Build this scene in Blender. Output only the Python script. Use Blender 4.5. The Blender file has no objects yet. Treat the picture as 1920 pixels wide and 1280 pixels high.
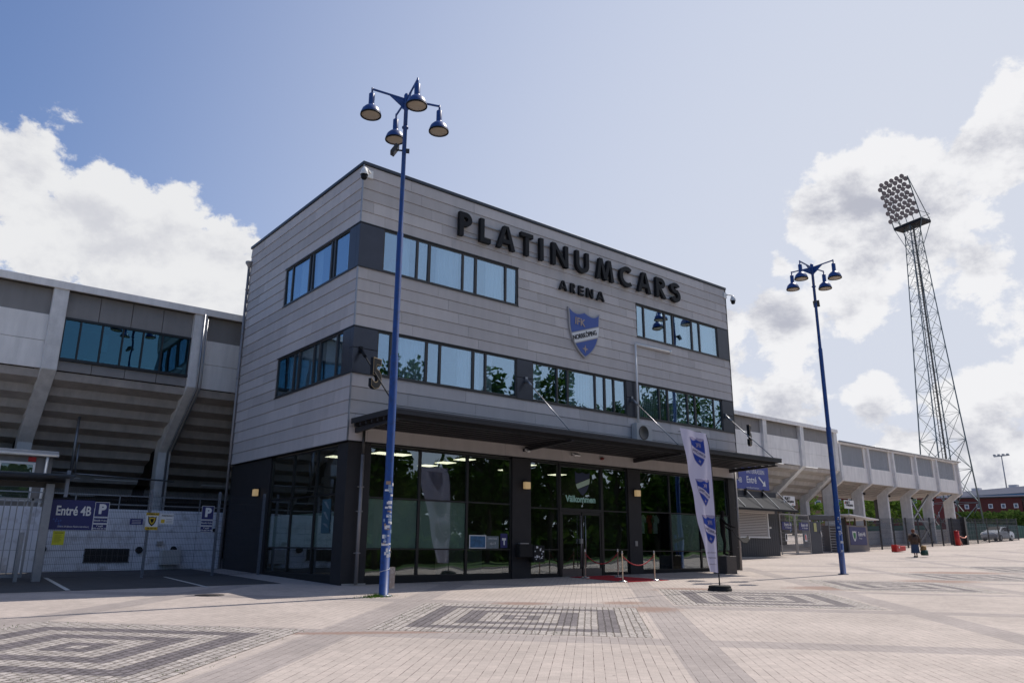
import bpy, bmesh, math, random
from mathutils import Vector, Matrix, noise as mnoise
random.seed(7)
S = bpy.context.scene
# ------------------------------------------------------------------ camera
cam = bpy.data.cameras.new('camera'); camo = bpy.data.objects.new('camera', cam); S.collection.objects.link(camo)
CX, CY, CZ = -11.2548, -21.9175, 1.1439
YAW, PITCH, ROLL, FPX = 0.6859, 0.2630, 0.0054, 1431.535
Fv = Vector((math.sin(YAW)*math.cos(PITCH), math.cos(YAW)*math.cos(PITCH), math.sin(PITCH)))
Rv = Vector((math.cos(YAW), -math.sin(YAW), 0)); Uv = Rv.cross(Fv)
R2 = Rv*math.cos(ROLL)+Uv*math.sin(ROLL); U2 = -Rv*math.sin(ROLL)+Uv*math.cos(ROLL)
M = Matrix((R2, U2, -Fv)).transposed().to_4x4(); M.translation = Vector((CX, CY, CZ))
camo.matrix_world = M
cam.sensor_fit = 'HORIZONTAL'; cam.sensor_width = 36; cam.lens = FPX/1920*36; cam.clip_start = .1; cam.clip_end = 3000
S.camera = camo
# ------------------------------------------------------------------ sun, sky, exposure
SUN_EL = math.atan2(1, math.hypot(.72, .05)); SUN_AZ = math.atan2(.72, .05)
sl = bpy.data.lights.new('sun', 'SUN'); sl.energy = 4.4; sl.angle = math.radians(.53); sl.color = (1, .93, .84)
so = bpy.data.objects.new('sun', sl); S.collection.objects.link(so)
so.rotation_euler = Vector((.72, .05, 1)).to_track_quat('Z', 'Y').to_euler(); so.location = (30, 0, 60)
S.view_settings.view_transform = 'Standard'; S.view_settings.look = 'None'; S.view_settings.exposure = 0; S.view_settings.gamma = 1
W = bpy.data.worlds.new('World'); S.world = W; W.use_nodes = True
def build_world():
    nt = W.node_tree; nt.nodes.clear(); L = nt.links
    def N(t, **k):
        n = nt.nodes.new(t)
        for a, v in k.items(): setattr(n, a, v)
        return n
    def inp(n, i, v):
        if hasattr(v, 'is_output'): L.new(v, n.inputs[i])
        else: n.inputs[i].default_value = v
    def math_(op, a, b=None, c=None, clamp=False):
        n = N('ShaderNodeMath', operation=op, use_clamp=clamp); inp(n, 0, a)
        if b is not None: inp(n, 1, b)
        if c is not None: inp(n, 2, c)
        return n.outputs[0]
    def sstep(v, a, b, o0=0., o1=1.):
        n = N('ShaderNodeMapRange', interpolation_type='SMOOTHSTEP'); inp(n, 0, v); inp(n, 1, a); inp(n, 2, b); inp(n, 3, o0); inp(n, 4, o1); return n.outputs[0]
    def mix(f, a, b):
        n = N('ShaderNodeMix', data_type='RGBA'); inp(n, 0, f); inp(n, 6, a); inp(n, 7, b); return n.outputs[2]
    out = N('ShaderNodeOutputWorld'); bg = N('ShaderNodeBackground'); L.new(bg.outputs[0], out.inputs[0])
    sky = N('ShaderNodeTexSky', sky_type='NISHITA', sun_disc=False, sun_elevation=SUN_EL, sun_rotation=SUN_AZ)
    sky.air_density = 1.15; sky.dust_density = .5; sky.ozone_density = 3.0
    tc = N('ShaderNodeTexCoord'); D = tc.outputs['Generated']
    def noi(vec, scale, detail=6, rough=.55, off=(0, 0, 0), dist=0., st=(1, 1, 1)):
        m = N('ShaderNodeMapping'); L.new(vec, m.inputs[0]); m.inputs[1].default_value = off; m.inputs[3].default_value = st
        n = N('ShaderNodeTexNoise'); L.new(m.outputs[0], n.inputs[0]); n.inputs['Scale'].default_value = scale; n.inputs['Detail'].default_value = detail
        n.inputs['Roughness'].default_value = rough; n.inputs['Distortion'].default_value = dist; return n.outputs[0]
    # cloud banks: direction, radius (radians), weight
    blobs = CLOUDS
    acc = None
    for (d, r, w) in blobs:
        v = Vector(d).normalized()
        n = N('ShaderNodeVectorMath', operation='DISTANCE'); L.new(D, n.inputs[0]); n.inputs[1].default_value = v
        val = math_('MULTIPLY_ADD', n.outputs['Value'], -w/r, w)
        acc = val if acc is None else math_('SMOOTH_MAX', acc, val, .25)
    base = math_('MAXIMUM', acc, -.6)
    f1 = noi(D, 6.5, 12, .62, (3.1, 1.7, .4), .1, (1, 1, 1.45))
    f2 = noi(D, 2.6, 3, .5, (7, 2, 5))
    f1s = noi(D, 6.5, 12, .62, (3.1+.02, 1.7, .4+.045), .1, (1, 1, 1.45))
    f3 = noi(D, 24, 8, .6, (1, 4, 2), .2)
    dens = math_('ADD', base, math_('MULTIPLY', math_('SUBTRACT', f1, .5), 2.7))
    dens = math_('ADD', dens, math_('MULTIPLY', math_('SUBTRACT', f2, .5), .6)); dens = math_('ADD', dens, math_('MULTIPLY', math_('SUBTRACT', f3, .5), 1.0))
    alpha = sstep(dens, .24, .46)
    sh = math_('ADD', math_('MULTIPLY', math_('SUBTRACT', f1s, f1), 3.6), math_('MULTIPLY', dens, .46)); sh = math_('ADD', sh, math_('MULTIPLY', math_('SUBTRACT', f3, .5), -.7))
    shade = sstep(sh, .10, .95)
    sep = N('ShaderNodeSeparateXYZ'); L.new(D, sep.inputs[0])
    right = sstep(sep.outputs[0], .35, .80)        # nearer the sun the clouds are back-lit: darker bellies, brighter rims
    dark = mix(right, (6.4, 6.5, 7.0, 1), (4.9, 5.05, 5.8, 1))
    lite = mix(right, (8.3, 8.35, 8.5, 1), (8.9, 8.9, 9.1, 1))
    ccol = mix(shade, lite, dark)
    # thin high haze brightening towards the sun side
    tn = N('ShaderNodeMix', data_type='RGBA', blend_type='MULTIPLY'); tn.inputs[0].default_value = 1; L.new(sky.outputs[0], tn.inputs[6]); tn.inputs[7].default_value = (.72, .88, 1.16, 1); skyc = tn.outputs[2]
    veil = mix(sstep(sep.outputs[0], -.1, .95, .07, 1.0), skyc, (6.7, 7.1, 8.1, 1))
    col = mix(alpha, veil, ccol)
    # below the horizon: plain pale
    L.new(col, bg.inputs[0]); bg.inputs[1].default_value = .1
CLOUDS = [
 ((.06, .915, .365), .10, .85), ((.14, .918, .345), .095, 1.25), ((.22, .905, .34), .09, 1.12), ((.28, .895, .335), .085, 1.12), ((.33, .89, .30), .095, 1.0), ((.17, .92, .31), .09, .85), ((.26, .91, .29), .09, .9),
 ((.0, .93, .37), .11, 1.0), ((.20, .925, .30), .085, 1.0), ((.30, .91, .255), .08, .9), ((.10, .935, .31), .075, .95), ((.36, .90, .25), .07, .9), ((.05, .95, .29), .06, .7), ((.16, .94, .26), .06, .7), ((.25, .93, .24), .06, .8), ((.05, .96, .245), .035, .9), ((.13, .955, .235), .03, .8),
 ((.842, .375, .395), .075, 1.1), ((.855, .32, .415), .075, 1.1), ((.868, .25, .43), .07, 1.1), ((.872, .215, .44), .08, 1.1), ((.823, .415, .38), .055, 1.0), ((.85, .385, .345), .075, 1.1),
 ((.88, .33, .33), .075, 1.05), ((.895, .29, .30), .07, 1.0), ((.865, .40, .29), .06, .9), ((.82, .49, .265), .06, .85), ((.785, .55, .27), .05, .8), ((.80, .56, .20), .07, 1.0), ((.845, .505, .175), .055, 1.0),
 ((.895, .42, .165), .04, .8), ((.93, .33, .16), .05, .85), ((.945, .27, .17), .055, .85), ((.905, .41, .10), .07, .75), ((.94, .31, .09), .07, .8), ((.93, .27, .25), .05, .7),
 ((.815, .47, .335), .02, .6), ((.85, .5, .11), .08, .8), ((.25, -.45, .86), .38, 1.1)]  # last bank is out of view, added overhead to brighten the front wall
build_world()
# ------------------------------------------------------------------ helpers
ORG = {}
def link(o): S.collection.objects.link(o); return o
def meta(o, label=None, cat=None, group=None, kind=None):
    if label: o['label'] = label
    if cat: o['category'] = cat
    if group: o['group'] = group
    if kind: o['kind'] = kind
    return o
def thing(name, label, cat, loc=(0, 0, 0), group=None):
    o = bpy.data.objects.new(name, None); o.empty_display_size = .3; link(o); o.location = loc; ORG[o.name] = Vector(loc)
    return meta(o, label, cat, group)
class MB:
    def __init__(s): s.v = []; s.f = []; s.m = []; s.mi = 0; s.sm = []; s.smooth = False
    def add(s, vs, fs):
        n = len(s.v); s.v += [tuple(x) for x in vs]
        for f in fs: s.f.append([n+i for i in f]); s.m.append(s.mi); s.sm.append(s.smooth)
        return s
    def box(s, x0, x1, y0, y1, z0, z1):
        if x0 > x1: x0, x1 = x1, x0
        if y0 > y1: y0, y1 = y1, y0
        if z0 > z1: z0, z1 = z1, z0
        v = [(x0,y0,z0),(x1,y0,z0),(x1,y1,z0),(x0,y1,z0),(x0,y0,z1),(x1,y0,z1),(x1,y1,z1),(x0,y1,z1)]
        return s.add(v, [(3,2,1,0),(4,5,6,7),(0,1,5,4),(1,2,6,5),(2,3,7,6),(3,0,4,7)])
    def bar(s, p, q, w, h=None, up=(0, 0, 1)):
        p = Vector(p); q = Vector(q); h = h or w; d = (q-p).normalized(); u = Vector(up)
        if abs(d.dot(u)) > .98: u = Vector((0, 1, 0))
        a = d.cross(u).normalized()*w/2; b = a.cross(d).normalized()*h/2
        v = [p-a-b, p+a-b, p+a+b, p-a+b, q-a-b, q+a-b, q+a+b, q-a+b]
        return s.add(v, [(3,2,1,0),(4,5,6,7),(0,1,5,4),(1,2,6,5),(2,3,7,6),(3,0,4,7)])
    def tube(s, pts, rs, n=10, cap=True):
        pts = [Vector(p) for p in pts]
        if not hasattr(rs, '__len__'): rs = [rs]*len(pts)
        rings = []; ref = None
        for i, p in enumerate(pts):
            d = (pts[min(i+1, len(pts)-1)]-pts[max(i-1, 0)]).normalized()
            if ref is None or abs(d.dot(ref)) > .95: ref = Vector((0, 0, 1)) if abs(d.z) < .9 else Vector((1, 0, 0))
            a = d.cross(ref).normalized(); b = d.cross(a).normalized()
            rings.append([p+(a*math.cos(2*math.pi*k/n)+b*math.sin(2*math.pi*k/n))*rs[i] for k in range(n)])
        vs = [v for r in rings for v in r]; fs = []
        for i in range(len(pts)-1):
            for k in range(n): fs.append((i*n+k, i*n+(k+1) % n, (i+1)*n+(k+1) % n, (i+1)*n+k))
        old = s.smooth; s.smooth = True; n0 = len(s.v); s.add(vs, fs); s.smooth = old
        if cap:
            s.f += [[n0+k for k in range(n)][::-1], [n0+(len(pts)-1)*n+k for k in range(n)]]; s.m += [s.mi]*2; s.sm += [False]*2
        return s
    def lathe(s, c, prof, n=20):   # prof (r,z)
        c = Vector(c); vs = []; fs = []
        for r, z in prof:
            for k in range(n): a = 2*math.pi*k/n; vs.append(c+Vector((r*math.cos(a), r*math.sin(a), z)))
        for i in range(len(prof)-1):
            for k in range(n): fs.append((i*n+k, i*n+(k+1) % n, (i+1)*n+(k+1) % n, (i+1)*n+k))
        old = s.smooth; s.smooth = True; s.add(vs, fs); s.smooth = old; return s
    def prism(s, pts, fn, d0, d1):  # pts 2D polygon, fn(u,v,d)->xyz
        n = len(pts); vs = [fn(u, v, d0) for u, v in pts]+[fn(u, v, d1) for u, v in pts]
        fs = [tuple(range(n))[::-1], tuple(range(n, 2*n))]+[(i, (i+1) % n, n+(i+1) % n, n+i) for i in range(n)]
        return s.add(vs, fs)
    def build(s, name, mats, parent=None, bevel=0, tri=False):
        if not isinstance(mats, (list, tuple)): mats = [mats]
        org = ORG[parent.name] if parent else Vector((0, 0, 0))
        if parent is None and s.v:
            xs = [v[0] for v in s.v]; ys = [v[1] for v in s.v]; zs = [v[2] for v in s.v]
            org = Vector(((min(xs)+max(xs))/2, (min(ys)+max(ys))/2, min(zs)))
        me = bpy.data.meshes.new(name); me.from_pydata([tuple(Vector(v)-org) for v in s.v], [], s.f)
        for m in mats: me.materials.append(m)
        me.polygons.foreach_set('material_index', s.m); me.polygons.foreach_set('use_smooth', s.sm)
        bm = bmesh.new(); bm.from_mesh(me); bmesh.ops.recalc_face_normals(bm, faces=bm.faces)
        if bevel: bmesh.ops.bevel(bm, geom=[e for e in bm.edges if len(e.link_faces) == 2 and e.calc_face_angle(0) > .5], offset=bevel, segments=1, affect='EDGES')
        bm.to_mesh(me); bm.free(); me.update()
        o = bpy.data.objects.new(name, me); link(o)
        if parent: o.parent = parent
        else: o.location = org
        ORG[o.name] = org
        return o
def one(name, label, cat, fn, mat, group=None, **k):
    m = MB(); fn(m); return meta(m.build(name, mat, None, **k), label, cat, group)
def copy_tree(o, loc=None, parent=None):
    c = o.copy(); link(c); c.parent = parent
    if loc is not None: c.location = loc
    for ch in list(o.children): copy_tree(ch, None, c)
    return c
# ground height: the plaza drains gently towards the camera and climbs towards the far right
def gz(x, y):
    x = min(x, 110); y = max(min(y, 70), -60); t = x-28
    return .0082*x+.025*y+.01*(t+math.sqrt(t*t+16))-.01*(-28+math.sqrt(28*28+16))
# ------------------------------------------------------------------ materials
def mat(name, col, rough=.6, metal=0, spec=.5, var=0, vscale=3, bump=0, bscale=40, island=0, streak=0, emis=None, es=0, coat=0, dirt=None, dscale=1.2, damt=.35):
    m = bpy.data.materials.new(name); m.use_nodes = True; nt = m.node_tree; L = nt.links; b = nt.nodes['Principled BSDF']
    b.inputs['Base Color'].default_value = (*col, 1); b.inputs['Roughness'].default_value = rough; b.inputs['Metallic'].default_value = metal
    b.inputs['Specular IOR Level'].default_value = spec
    if coat: b.inputs['Coat Weight'].default_value = coat
    if emis: b.inputs['Emission Color'].default_value = (*emis, 1); b.inputs['Emission Strength'].default_value = es
    cur = None
    tc = nt.nodes.new('ShaderNodeTexCoord') if (var or bump or streak or dirt) else None
    def noi(scale, det=5, st=(1, 1, 1), rough_=.6):
        mp = nt.nodes.new('ShaderNodeMapping'); mp.inputs[3].default_value = st; L.new(tc.outputs['Object'], mp.inputs[0])
        n = nt.nodes.new('ShaderNodeTexNoise'); n.inputs['Scale'].default_value = scale; n.inputs['Detail'].default_value = det; n.inputs['Roughness'].default_value = rough_
        L.new(mp.outputs[0], n.inputs[0]); return n.outputs[0]
    def mul(fac_sock, amt, cur):
        mr = nt.nodes.new('ShaderNodeMapRange'); L.new(fac_sock, mr.inputs[0]); mr.inputs[1].default_value = .25; mr.inputs[2].default_value = .75; mr.inputs[3].default_value = 1-amt; mr.inputs[4].default_value = 1+amt
        hs = nt.nodes.new('ShaderNodeHueSaturation'); L.new(mr.outputs[0], hs.inputs['Value'])
        if cur is None: hs.inputs['Color'].default_value = (*col, 1)
        else: L.new(cur, hs.inputs['Color'])
        return hs.outputs[0]
    if var: cur = mul(noi(vscale), var, cur)
    if streak: cur = mul(noi(2.2, 5, (1.5, 1.5, .22)), streak, cur)
    if island:
        g = nt.nodes.new('ShaderNodeNewGeometry'); mr = nt.nodes.new('ShaderNodeMapRange'); L.new(g.outputs['Random Per Island'], mr.inputs[0]); mr.inputs[3].default_value = .25; mr.inputs[4].default_value = .75
        cur = mul(mr.outputs[0], island, cur)
    if dirt:
        mr = nt.nodes.new('ShaderNodeMapRange'); L.new(noi(dscale, 7, (1, 1, 1), .65), mr.inputs[0]); mr.inputs[1].default_value = .5; mr.inputs[2].default_value = .68; mr.inputs[4].default_value = damt
        mx = nt.nodes.new('ShaderNodeMix'); mx.data_type = 'RGBA'; L.new(mr.outputs[0], mx.inputs[0])
        if cur is None: mx.inputs[6].default_value = (*col, 1)
        else: L.new(cur, mx.inputs[6])
        mx.inputs[7].default_value = (*dirt, 1); cur = mx.outputs[2]
    if cur is not None: L.new(cur, b.inputs['Base Color'])
    if bump:
        bp = nt.nodes.new('ShaderNodeBump'); bp.inputs['Strength'].default_value = bump; bp.inputs['Distance'].default_value = .02; L.new(noi(bscale, 4), bp.inputs['Height']); L.new(bp.outputs[0], b.inputs['Normal'])
    return m
def glass(name, tint, f0, f1, rcol=(.9, .95, 1)):
    m = bpy.data.materials.new(name); m.use_nodes = True; nt = m.node_tree; L = nt.links; nt.nodes.clear()
    o = nt.nodes.new('ShaderNodeOutputMaterial'); t = nt.nodes.new('ShaderNodeBsdfTransparent'); t.inputs[0].default_value = (*tint, 1)
    g = nt.nodes.new('ShaderNodeBsdfGlossy'); g.inputs[0].default_value = (*rcol, 1); g.inputs['Roughness'].default_value = 0.0
    lw = nt.nodes.new('ShaderNodeLayerWeight'); lw.inputs[0].default_value = .35
    mr = nt.nodes.new('ShaderNodeMapRange'); L.new(lw.outputs['Facing'], mr.inputs[0]); mr.inputs[3].default_value = f0; mr.inputs[4].default_value = f1
    tc = nt.nodes.new('ShaderNodeTexCoord'); n = nt.nodes.new('ShaderNodeTexNoise'); n.inputs['Scale'].default_value = .8; n.inputs['Detail'].default_value = 1; L.new(tc.outputs['Object'], n.inputs[0])
    bp = nt.nodes.new('ShaderNodeBump'); bp.inputs['Strength'].default_value = .10; bp.inputs['Distance'].default_value = .05; L.new(n.outputs[0], bp.inputs['Height']); L.new(bp.outputs[0], g.inputs['Normal'])
    mx = nt.nodes.new('ShaderNodeMixShader'); L.new(mr.outputs[0], mx.inputs[0]); L.new(t.outputs[0], mx.inputs[1]); L.new(g.outputs[0], mx.inputs[2]); L.new(mx.outputs[0], o.inputs[0])
    return m
def translucent(name, col, fac=.4, rough=.8, glossy=False):
    m = bpy.data.materials.new(name); m.use_nodes = True; nt = m.node_tree; L = nt.links; nt.nodes.clear()
    o = nt.nodes.new('ShaderNodeOutputMaterial'); d = nt.nodes.new('ShaderNodeBsdfDiffuse'); t = nt.nodes.new('ShaderNodeBsdfTranslucent'); mx = nt.nodes.new('ShaderNodeMixShader')
    d.inputs[0].default_value = (*col, 1); t.inputs[0].default_value = (*col, 1); mx.inputs[0].default_value = fac
    L.new(d.outputs[0], mx.inputs[1]); L.new(t.outputs[0], mx.inputs[2]); L.new(mx.outputs[0], o.inputs[0]); return m
def leafmat(name, c0, c1):
    m = bpy.data.materials.new(name); m.use_nodes = True; nt = m.node_tree; L = nt.links; nt.nodes.clear()
    o = nt.nodes.new('ShaderNodeOutputMaterial'); d = nt.nodes.new('ShaderNodeBsdfDiffuse'); t = nt.nodes.new('ShaderNodeBsdfTranslucent'); mx = nt.nodes.new('ShaderNodeMixShader')
    g = nt.nodes.new('ShaderNodeNewGeometry'); r = nt.nodes.new('ShaderNodeMix'); r.data_type = 'RGBA'; L.new(g.outputs['Random Per Island'], r.inputs[0]); r.inputs[6].default_value = (*c0, 1); r.inputs[7].default_value = (*c1, 1)
    L.new(r.outputs[2], d.inputs[0]); L.new(r.outputs[2], t.inputs[0]); mx.inputs[0].default_value = .35
    L.new(d.outputs[0], mx.inputs[1]); L.new(t.outputs[0], mx.inputs[2]); L.new(mx.outputs[0], o.inputs[0]); return m
CLAD = mat('cladding_board', (.52, .485, .475), .75, var=.05, vscale=.7, bump=.2, bscale=60, island=.11, streak=.07)
DARKW = mat('dark_plaster', (.020, .019, .021), .7, var=.2, vscale=2, bump=.2, bscale=50)
FRAME = mat('grey_frame', (.055, .052, .05), .4, metal=.3)
DFRAME = mat('black_frame', (.012, .012, .013), .4)
SPAND = mat('dark_blue_panel', (.050, .054, .068), .3, metal=.4, var=.12, vscale=2)
FLASH = mat('roof_flashing', (.045, .055, .07), .35, metal=.6)
CANOPY = mat('canopy_steel', (.028, .028, .033), .45, metal=.3, var=.15)
CANEDGE = mat('canopy_edge_sheet', (.09, .09, .10), .3, metal=.7)
STEEL = mat('galvanised_steel', (.30, .31, .33), .4, metal=.7, var=.12, vscale=6)
BLKST = mat('black_letter_paint', (.009, .010, .013), .55, spec=.22)
BLUE = mat('blue_pole_paint', (.011, .055, .225), .42, coat=.1, var=.12, vscale=5, dirt=(.02, .025, .05), dscale=7, damt=.5)
CREAM = mat('lamp_lens', (.42, .36, .28), .35)
WHITE = mat('white_paint', (.75, .75, .74), .5, var=.05)
OFFW = mat('offwhite_render', (.52, .50, .48), .8, var=.08, vscale=2, bump=.2)
CONC = mat('concrete', (.40, .37, .34), .85, var=.10, vscale=1.5, bump=.3, bscale=30, streak=.14)
CONCD = mat('precast_riser', (.46, .415, .375), .85, var=.14, vscale=1.5, streak=.15)
SHEET = mat('grey_fibre_panel', (.27, .255, .245), .7, var=.07, vscale=1, streak=.08)
PLAST = mat('pale_fascia_panel', (.86, .82, .78), .7, var=.06, vscale=.8, streak=.12)
COLM = mat('column_concrete', (.74, .715, .69), .8, var=.12, vscale=2.5, bump=.3, bscale=25, streak=.12)
BLACK = mat('black_matt', (.012, .012, .012), .8)
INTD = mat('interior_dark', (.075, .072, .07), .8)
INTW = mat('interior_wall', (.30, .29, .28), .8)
CURT = translucent('curtain_cloth', (.86, .87, .88), .25)
FILM = mat('frosted_film', (.62, .68, .63), .6)
FILML = mat('pale_etching', (.95, .97, .95), .6, emis=None)
LIT = mat('light_panel', (.9, .85, .75), .5, emis=(1, .88, .68), es=2.6)
GU = glass('upper_window_glass', (.82, .88, .90), .27, .62, (.66, .86, 1.0))
GL = glass('ground_window_glass', (.72, .78, .75), .10, .50)
GS = glass('stand_window_glass', (.34, .52, .56), .13, .42, (.45, .85, .95))
NAVY = mat('sign_navy', (.018, .022, .13), .45)
SBLUE = mat('crest_blue', (.045, .095, .34), .5)
SWHITE = mat('crest_white', (.72, .72, .72), .5)
CRIM = mat('crest_rim', (.36, .35, .36), .5)
CGOLD = mat('crest_pale_bronze', (.38, .30, .26), .5)
FLAGW = translucent('flag_cloth', (.66, .64, .80), .35)
FLAGB = translucent('flag_blue', (.05, .09, .42), .35)
FLAGK = mat('flag_print', (.10, .09, .16), .8)
RED = mat('red_plastic', (.50, .015, .012), .45)
REDC = mat('red_carpet', (.42, .01, .02), .95, bump=.3, bscale=150)
ROPE = mat('red_rope', (.30, .01, .02), .7)
YEL = mat('yellow_sheet', (.62, .60, .03), .6)
YOR = mat('amber_yellow', (.62, .42, .03), .6)
BRZ = mat('dark_bronze', (.012, .010, .010), .7, spec=.15)
RUB = mat('rubber', (.014, .014, .015), .85)
WWALL = mat('white_painted_wall', (.76, .76, .80), .8, var=.05, vscale=1.5, dirt=(.24, .20, .18), dscale=1.9, damt=.6, bump=.2, bscale=20)
ASPH = mat('asphalt', (.065, .064, .066), .9, var=.18, vscale=1.5, bump=.5, bscale=90)
PLINE = mat('road_paint', (.55, .55, .53), .8, dirt=(.1, .1, .1), dscale=14, damt=.6)
LAWN = mat('lawn_grass', (.05, .11, .02), .95, var=.25, vscale=.6, bump=.6, bscale=60)
GRASS = leafmat('grass_blades', (.06, .14, .02), (.12, .22, .04))
LEAF = leafmat('leaf_green', (.018, .055, .010), (.075, .14, .022))
LEAF2 = leafmat('leaf_light_green', (.07, .14, .02), (.16, .24, .05))
HEDGE = leafmat('hedge_green', (.03, .07, .015), (.10, .15, .04))
BARK = mat('bark', (.07, .055, .04), .9, var=.3, vscale=4, bump=.6, bscale=20)
BRICKR = None
# ------------------------------------------------------------------ ground
def ground_material():
    m = bpy.data.materials.new('plaza_paving'); m.use_nodes = True; nt = m.node_tree; L = nt.links; b = nt.nodes['Principled BSDF']
    def N(t, **k):
        n = nt.nodes.new(t)
        for a, v in k.items(): setattr(n, a, v)
        return n
    def inp(n, i, v):
        if hasattr(v, 'is_output'): L.new(v, n.inputs[i])
        else: n.inputs[i].default_value = v
    def mt(op, a, bb=None, clamp=False):
        n = N('ShaderNodeMath', operation=op, use_clamp=clamp); inp(n, 0, a)
        if bb is not None: inp(n, 1, bb)
        return n.outputs[0]
    def mix(f, a, c): n = N('ShaderNodeMix', data_type='RGBA'); inp(n, 0, f); inp(n, 6, a); inp(n, 7, c); return n.outputs[2]
    def ss(v, a, c, o0=0., o1=1.): n = N('ShaderNodeMapRange', interpolation_type='SMOOTHSTEP'); inp(n, 0, v); inp(n, 1, a); inp(n, 2, c); inp(n, 3, o0); inp(n, 4, o1); return n.outputs[0]
    tc = N('ShaderNodeTexCoord'); P = tc.outputs['Object']
    rot = N('ShaderNodeMapping'); L.new(P, rot.inputs[0]); rot.inputs[2].default_value = (0, 0, math.radians(-45))
    br = N('ShaderNodeTexBrick'); L.new(rot.outputs[0], br.inputs[0]); br.offset = .5
    br.inputs['Color1'].default_value = (.475, .41, .37, 1); br.inputs['Color2'].default_value = (.425, .37, .335, 1); br.inputs['Mortar'].default_value = (.33, .28, .255, 1)
    br.inputs['Scale'].default_value = 1; br.inputs['Mortar Size'].default_value = .005; br.inputs['Mortar Smooth'].default_value = .3; br.inputs['Brick Width'].default_value = .21; br.inputs['Row Height'].default_value = .14
    n1 = N('ShaderNodeTexNoise'); L.new(P, n1.inputs[0]); n1.inputs['Scale'].default_value = .35; n1.inputs['Detail'].default_value = 6
    n2 = N('ShaderNodeTexNoise'); L.new(P, n2.inputs[0]); n2.inputs['Scale'].default_value = 55; n2.inputs['Detail'].default_value = 3
    n3 = N('ShaderNodeTexNoise'); L.new(P, n3.inputs[0]); n3.inputs['Scale'].default_value = 3; n3.inputs['Detail'].default_value = 8; n3.inputs['Roughness'].default_value = .7
    n4 = N('ShaderNodeTexNoise'); L.new(P, n4.inputs[0]); n4.inputs['Scale'].default_value = 14; n4.inputs['Detail'].default_value = 8; n4.inputs['Roughness'].default_value = .8
    sep = N('ShaderNodeSeparateXYZ'); L.new(P, sep.inputs[0]); X, Y = sep.outputs[0], sep.outputs[1]
    # grey paver bands crossing at 45 degrees
    def bandmask(v, off, per, w):
        f = mt('SUBTRACT', v, off); f = mt('DIVIDE', f, per); fr = mt('FRACT', f); fr = mt('MULTIPLY', fr, per); return ss(fr, w, w+.03, 1., 0.)
    xm = mt('SUBTRACT', X, Y); xp = mt('ADD', X, Y)
    b1 = bandmask(xm, 4.0, 8.4, 1.05); b2 = bandmask(xp, -6.2, 8.4, 1.05)
    reg = mt('MULTIPLY', ss(Y, -19.5, -19.4), ss(Y, 1.4, 1.5, 1., 0.))
    bands = mt('MULTIPLY', mt('MAXIMUM', b1, b2), reg)
    g2 = mix(bands, br.outputs[0], mixc(nt, L, br.outputs[0]))
    val = mt('MULTIPLY', ss(n1.outputs[0], .3, .7, .90, 1.08), ss(n2.outputs[0], .25, .75, .90, 1.10))
    val = mt('MULTIPLY', val, ss(n3.outputs[0], .3, .7, .93, 1.05))
    hs = N('ShaderNodeHueSaturation'); L.new(g2, hs.inputs['Color']); L.new(val, hs.inputs['Value'])
    col = hs.outputs[0]
    # long joints: dark, broken where sand has filled them
    sr = N('ShaderNodeSeparateXYZ'); L.new(rot.outputs[0], sr.inputs[0])
    vy = mt('DIVIDE', sr.outputs[1], .14); rowi = mt('FLOOR', mt('ADD', vy, .5)); dj = mt('MULTIPLY', mt('ABSOLUTE', mt('SUBTRACT', vy, rowi)), .14)
    cmb = N('ShaderNodeCombineXYZ'); L.new(mt('MULTIPLY', sr.outputs[0], 3.1), cmb.inputs[0]); L.new(mt('MULTIPLY', rowi, 7.31), cmb.inputs[1])
    nj = N('ShaderNodeTexNoise'); L.new(cmb.outputs[0], nj.inputs[0]); nj.inputs['Scale'].default_value = 1; nj.inputs['Detail'].default_value = 3
    jm = mt('MULTIPLY', ss(dj, .003, .007, 1., 0.), ss(nj.outputs[0], .46, .58)); jm = mt('MULTIPLY', jm, .8)
    col = mix(jm, col, (.13, .10, .09, 1))
    nb = N('ShaderNodeTexNoise'); mpb = N('ShaderNodeMapping'); L.new(P, mpb.inputs[0]); mpb.inputs[2].default_value = (0, 0, math.radians(20)); mpb.inputs[3].default_value = (.12, 1.2, 1); L.new(mpb.outputs[0], nb.inputs[0]); nb.inputs['Scale'].default_value = 1.5; nb.inputs['Detail'].default_value = 8; nb.inputs['Roughness'].default_value = .7
    col = mix(ss(nb.outputs[0], .52, .72, 0., .30), col, (.30, .26, .24, 1))
    # red grit washed into drifts
    acc = None
    for (x, y, a, rx, ry) in [(-4.4, -9.6, 8, 2.3, .22), (1.3, -7.0, 5, .95, .45), (3.0, -9.6, 30, 1.0, .75), (3.6, -8.2, 15, .8, .55), (8.6, -6.3, 15, 1.5, .9), (8.6, -8.0, 20, 1.3, .8), (13.4, -8.2, 15, 1.9, 1.1), (21, -8.6, 10, 2.3, 1.2), (28, -6.5, 0, 3, 1.4)]:
        mp = N('ShaderNodeMapping', vector_type='TEXTURE'); L.new(P, mp.inputs[0]); mp.inputs[1].default_value = (x, y, gz(x, y)); mp.inputs[2].default_value = (0, 0, math.radians(a-36)); mp.inputs[3].default_value = (rx, ry, 5)
        ln = N('ShaderNodeVectorMath', operation='LENGTH'); L.new(mp.outputs[0], ln.inputs[0]); v = mt('SUBTRACT', 1., ln.outputs['Value']); acc = v if acc is None else mt('MAXIMUM', acc, v)
    gr = ss(mt('ADD', mt('MAXIMUM', acc, -1.), mt('MULTIPLY', mt('SUBTRACT', n4.outputs[0], .5), 3.0)), .05, .55)
    gr = mt('MULTIPLY', gr, ss(acc, -.35, .15)); gr = mt('MULTIPLY', gr, .85)
    col = mix(gr, col, (.265, .175, .14, 1))
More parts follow.
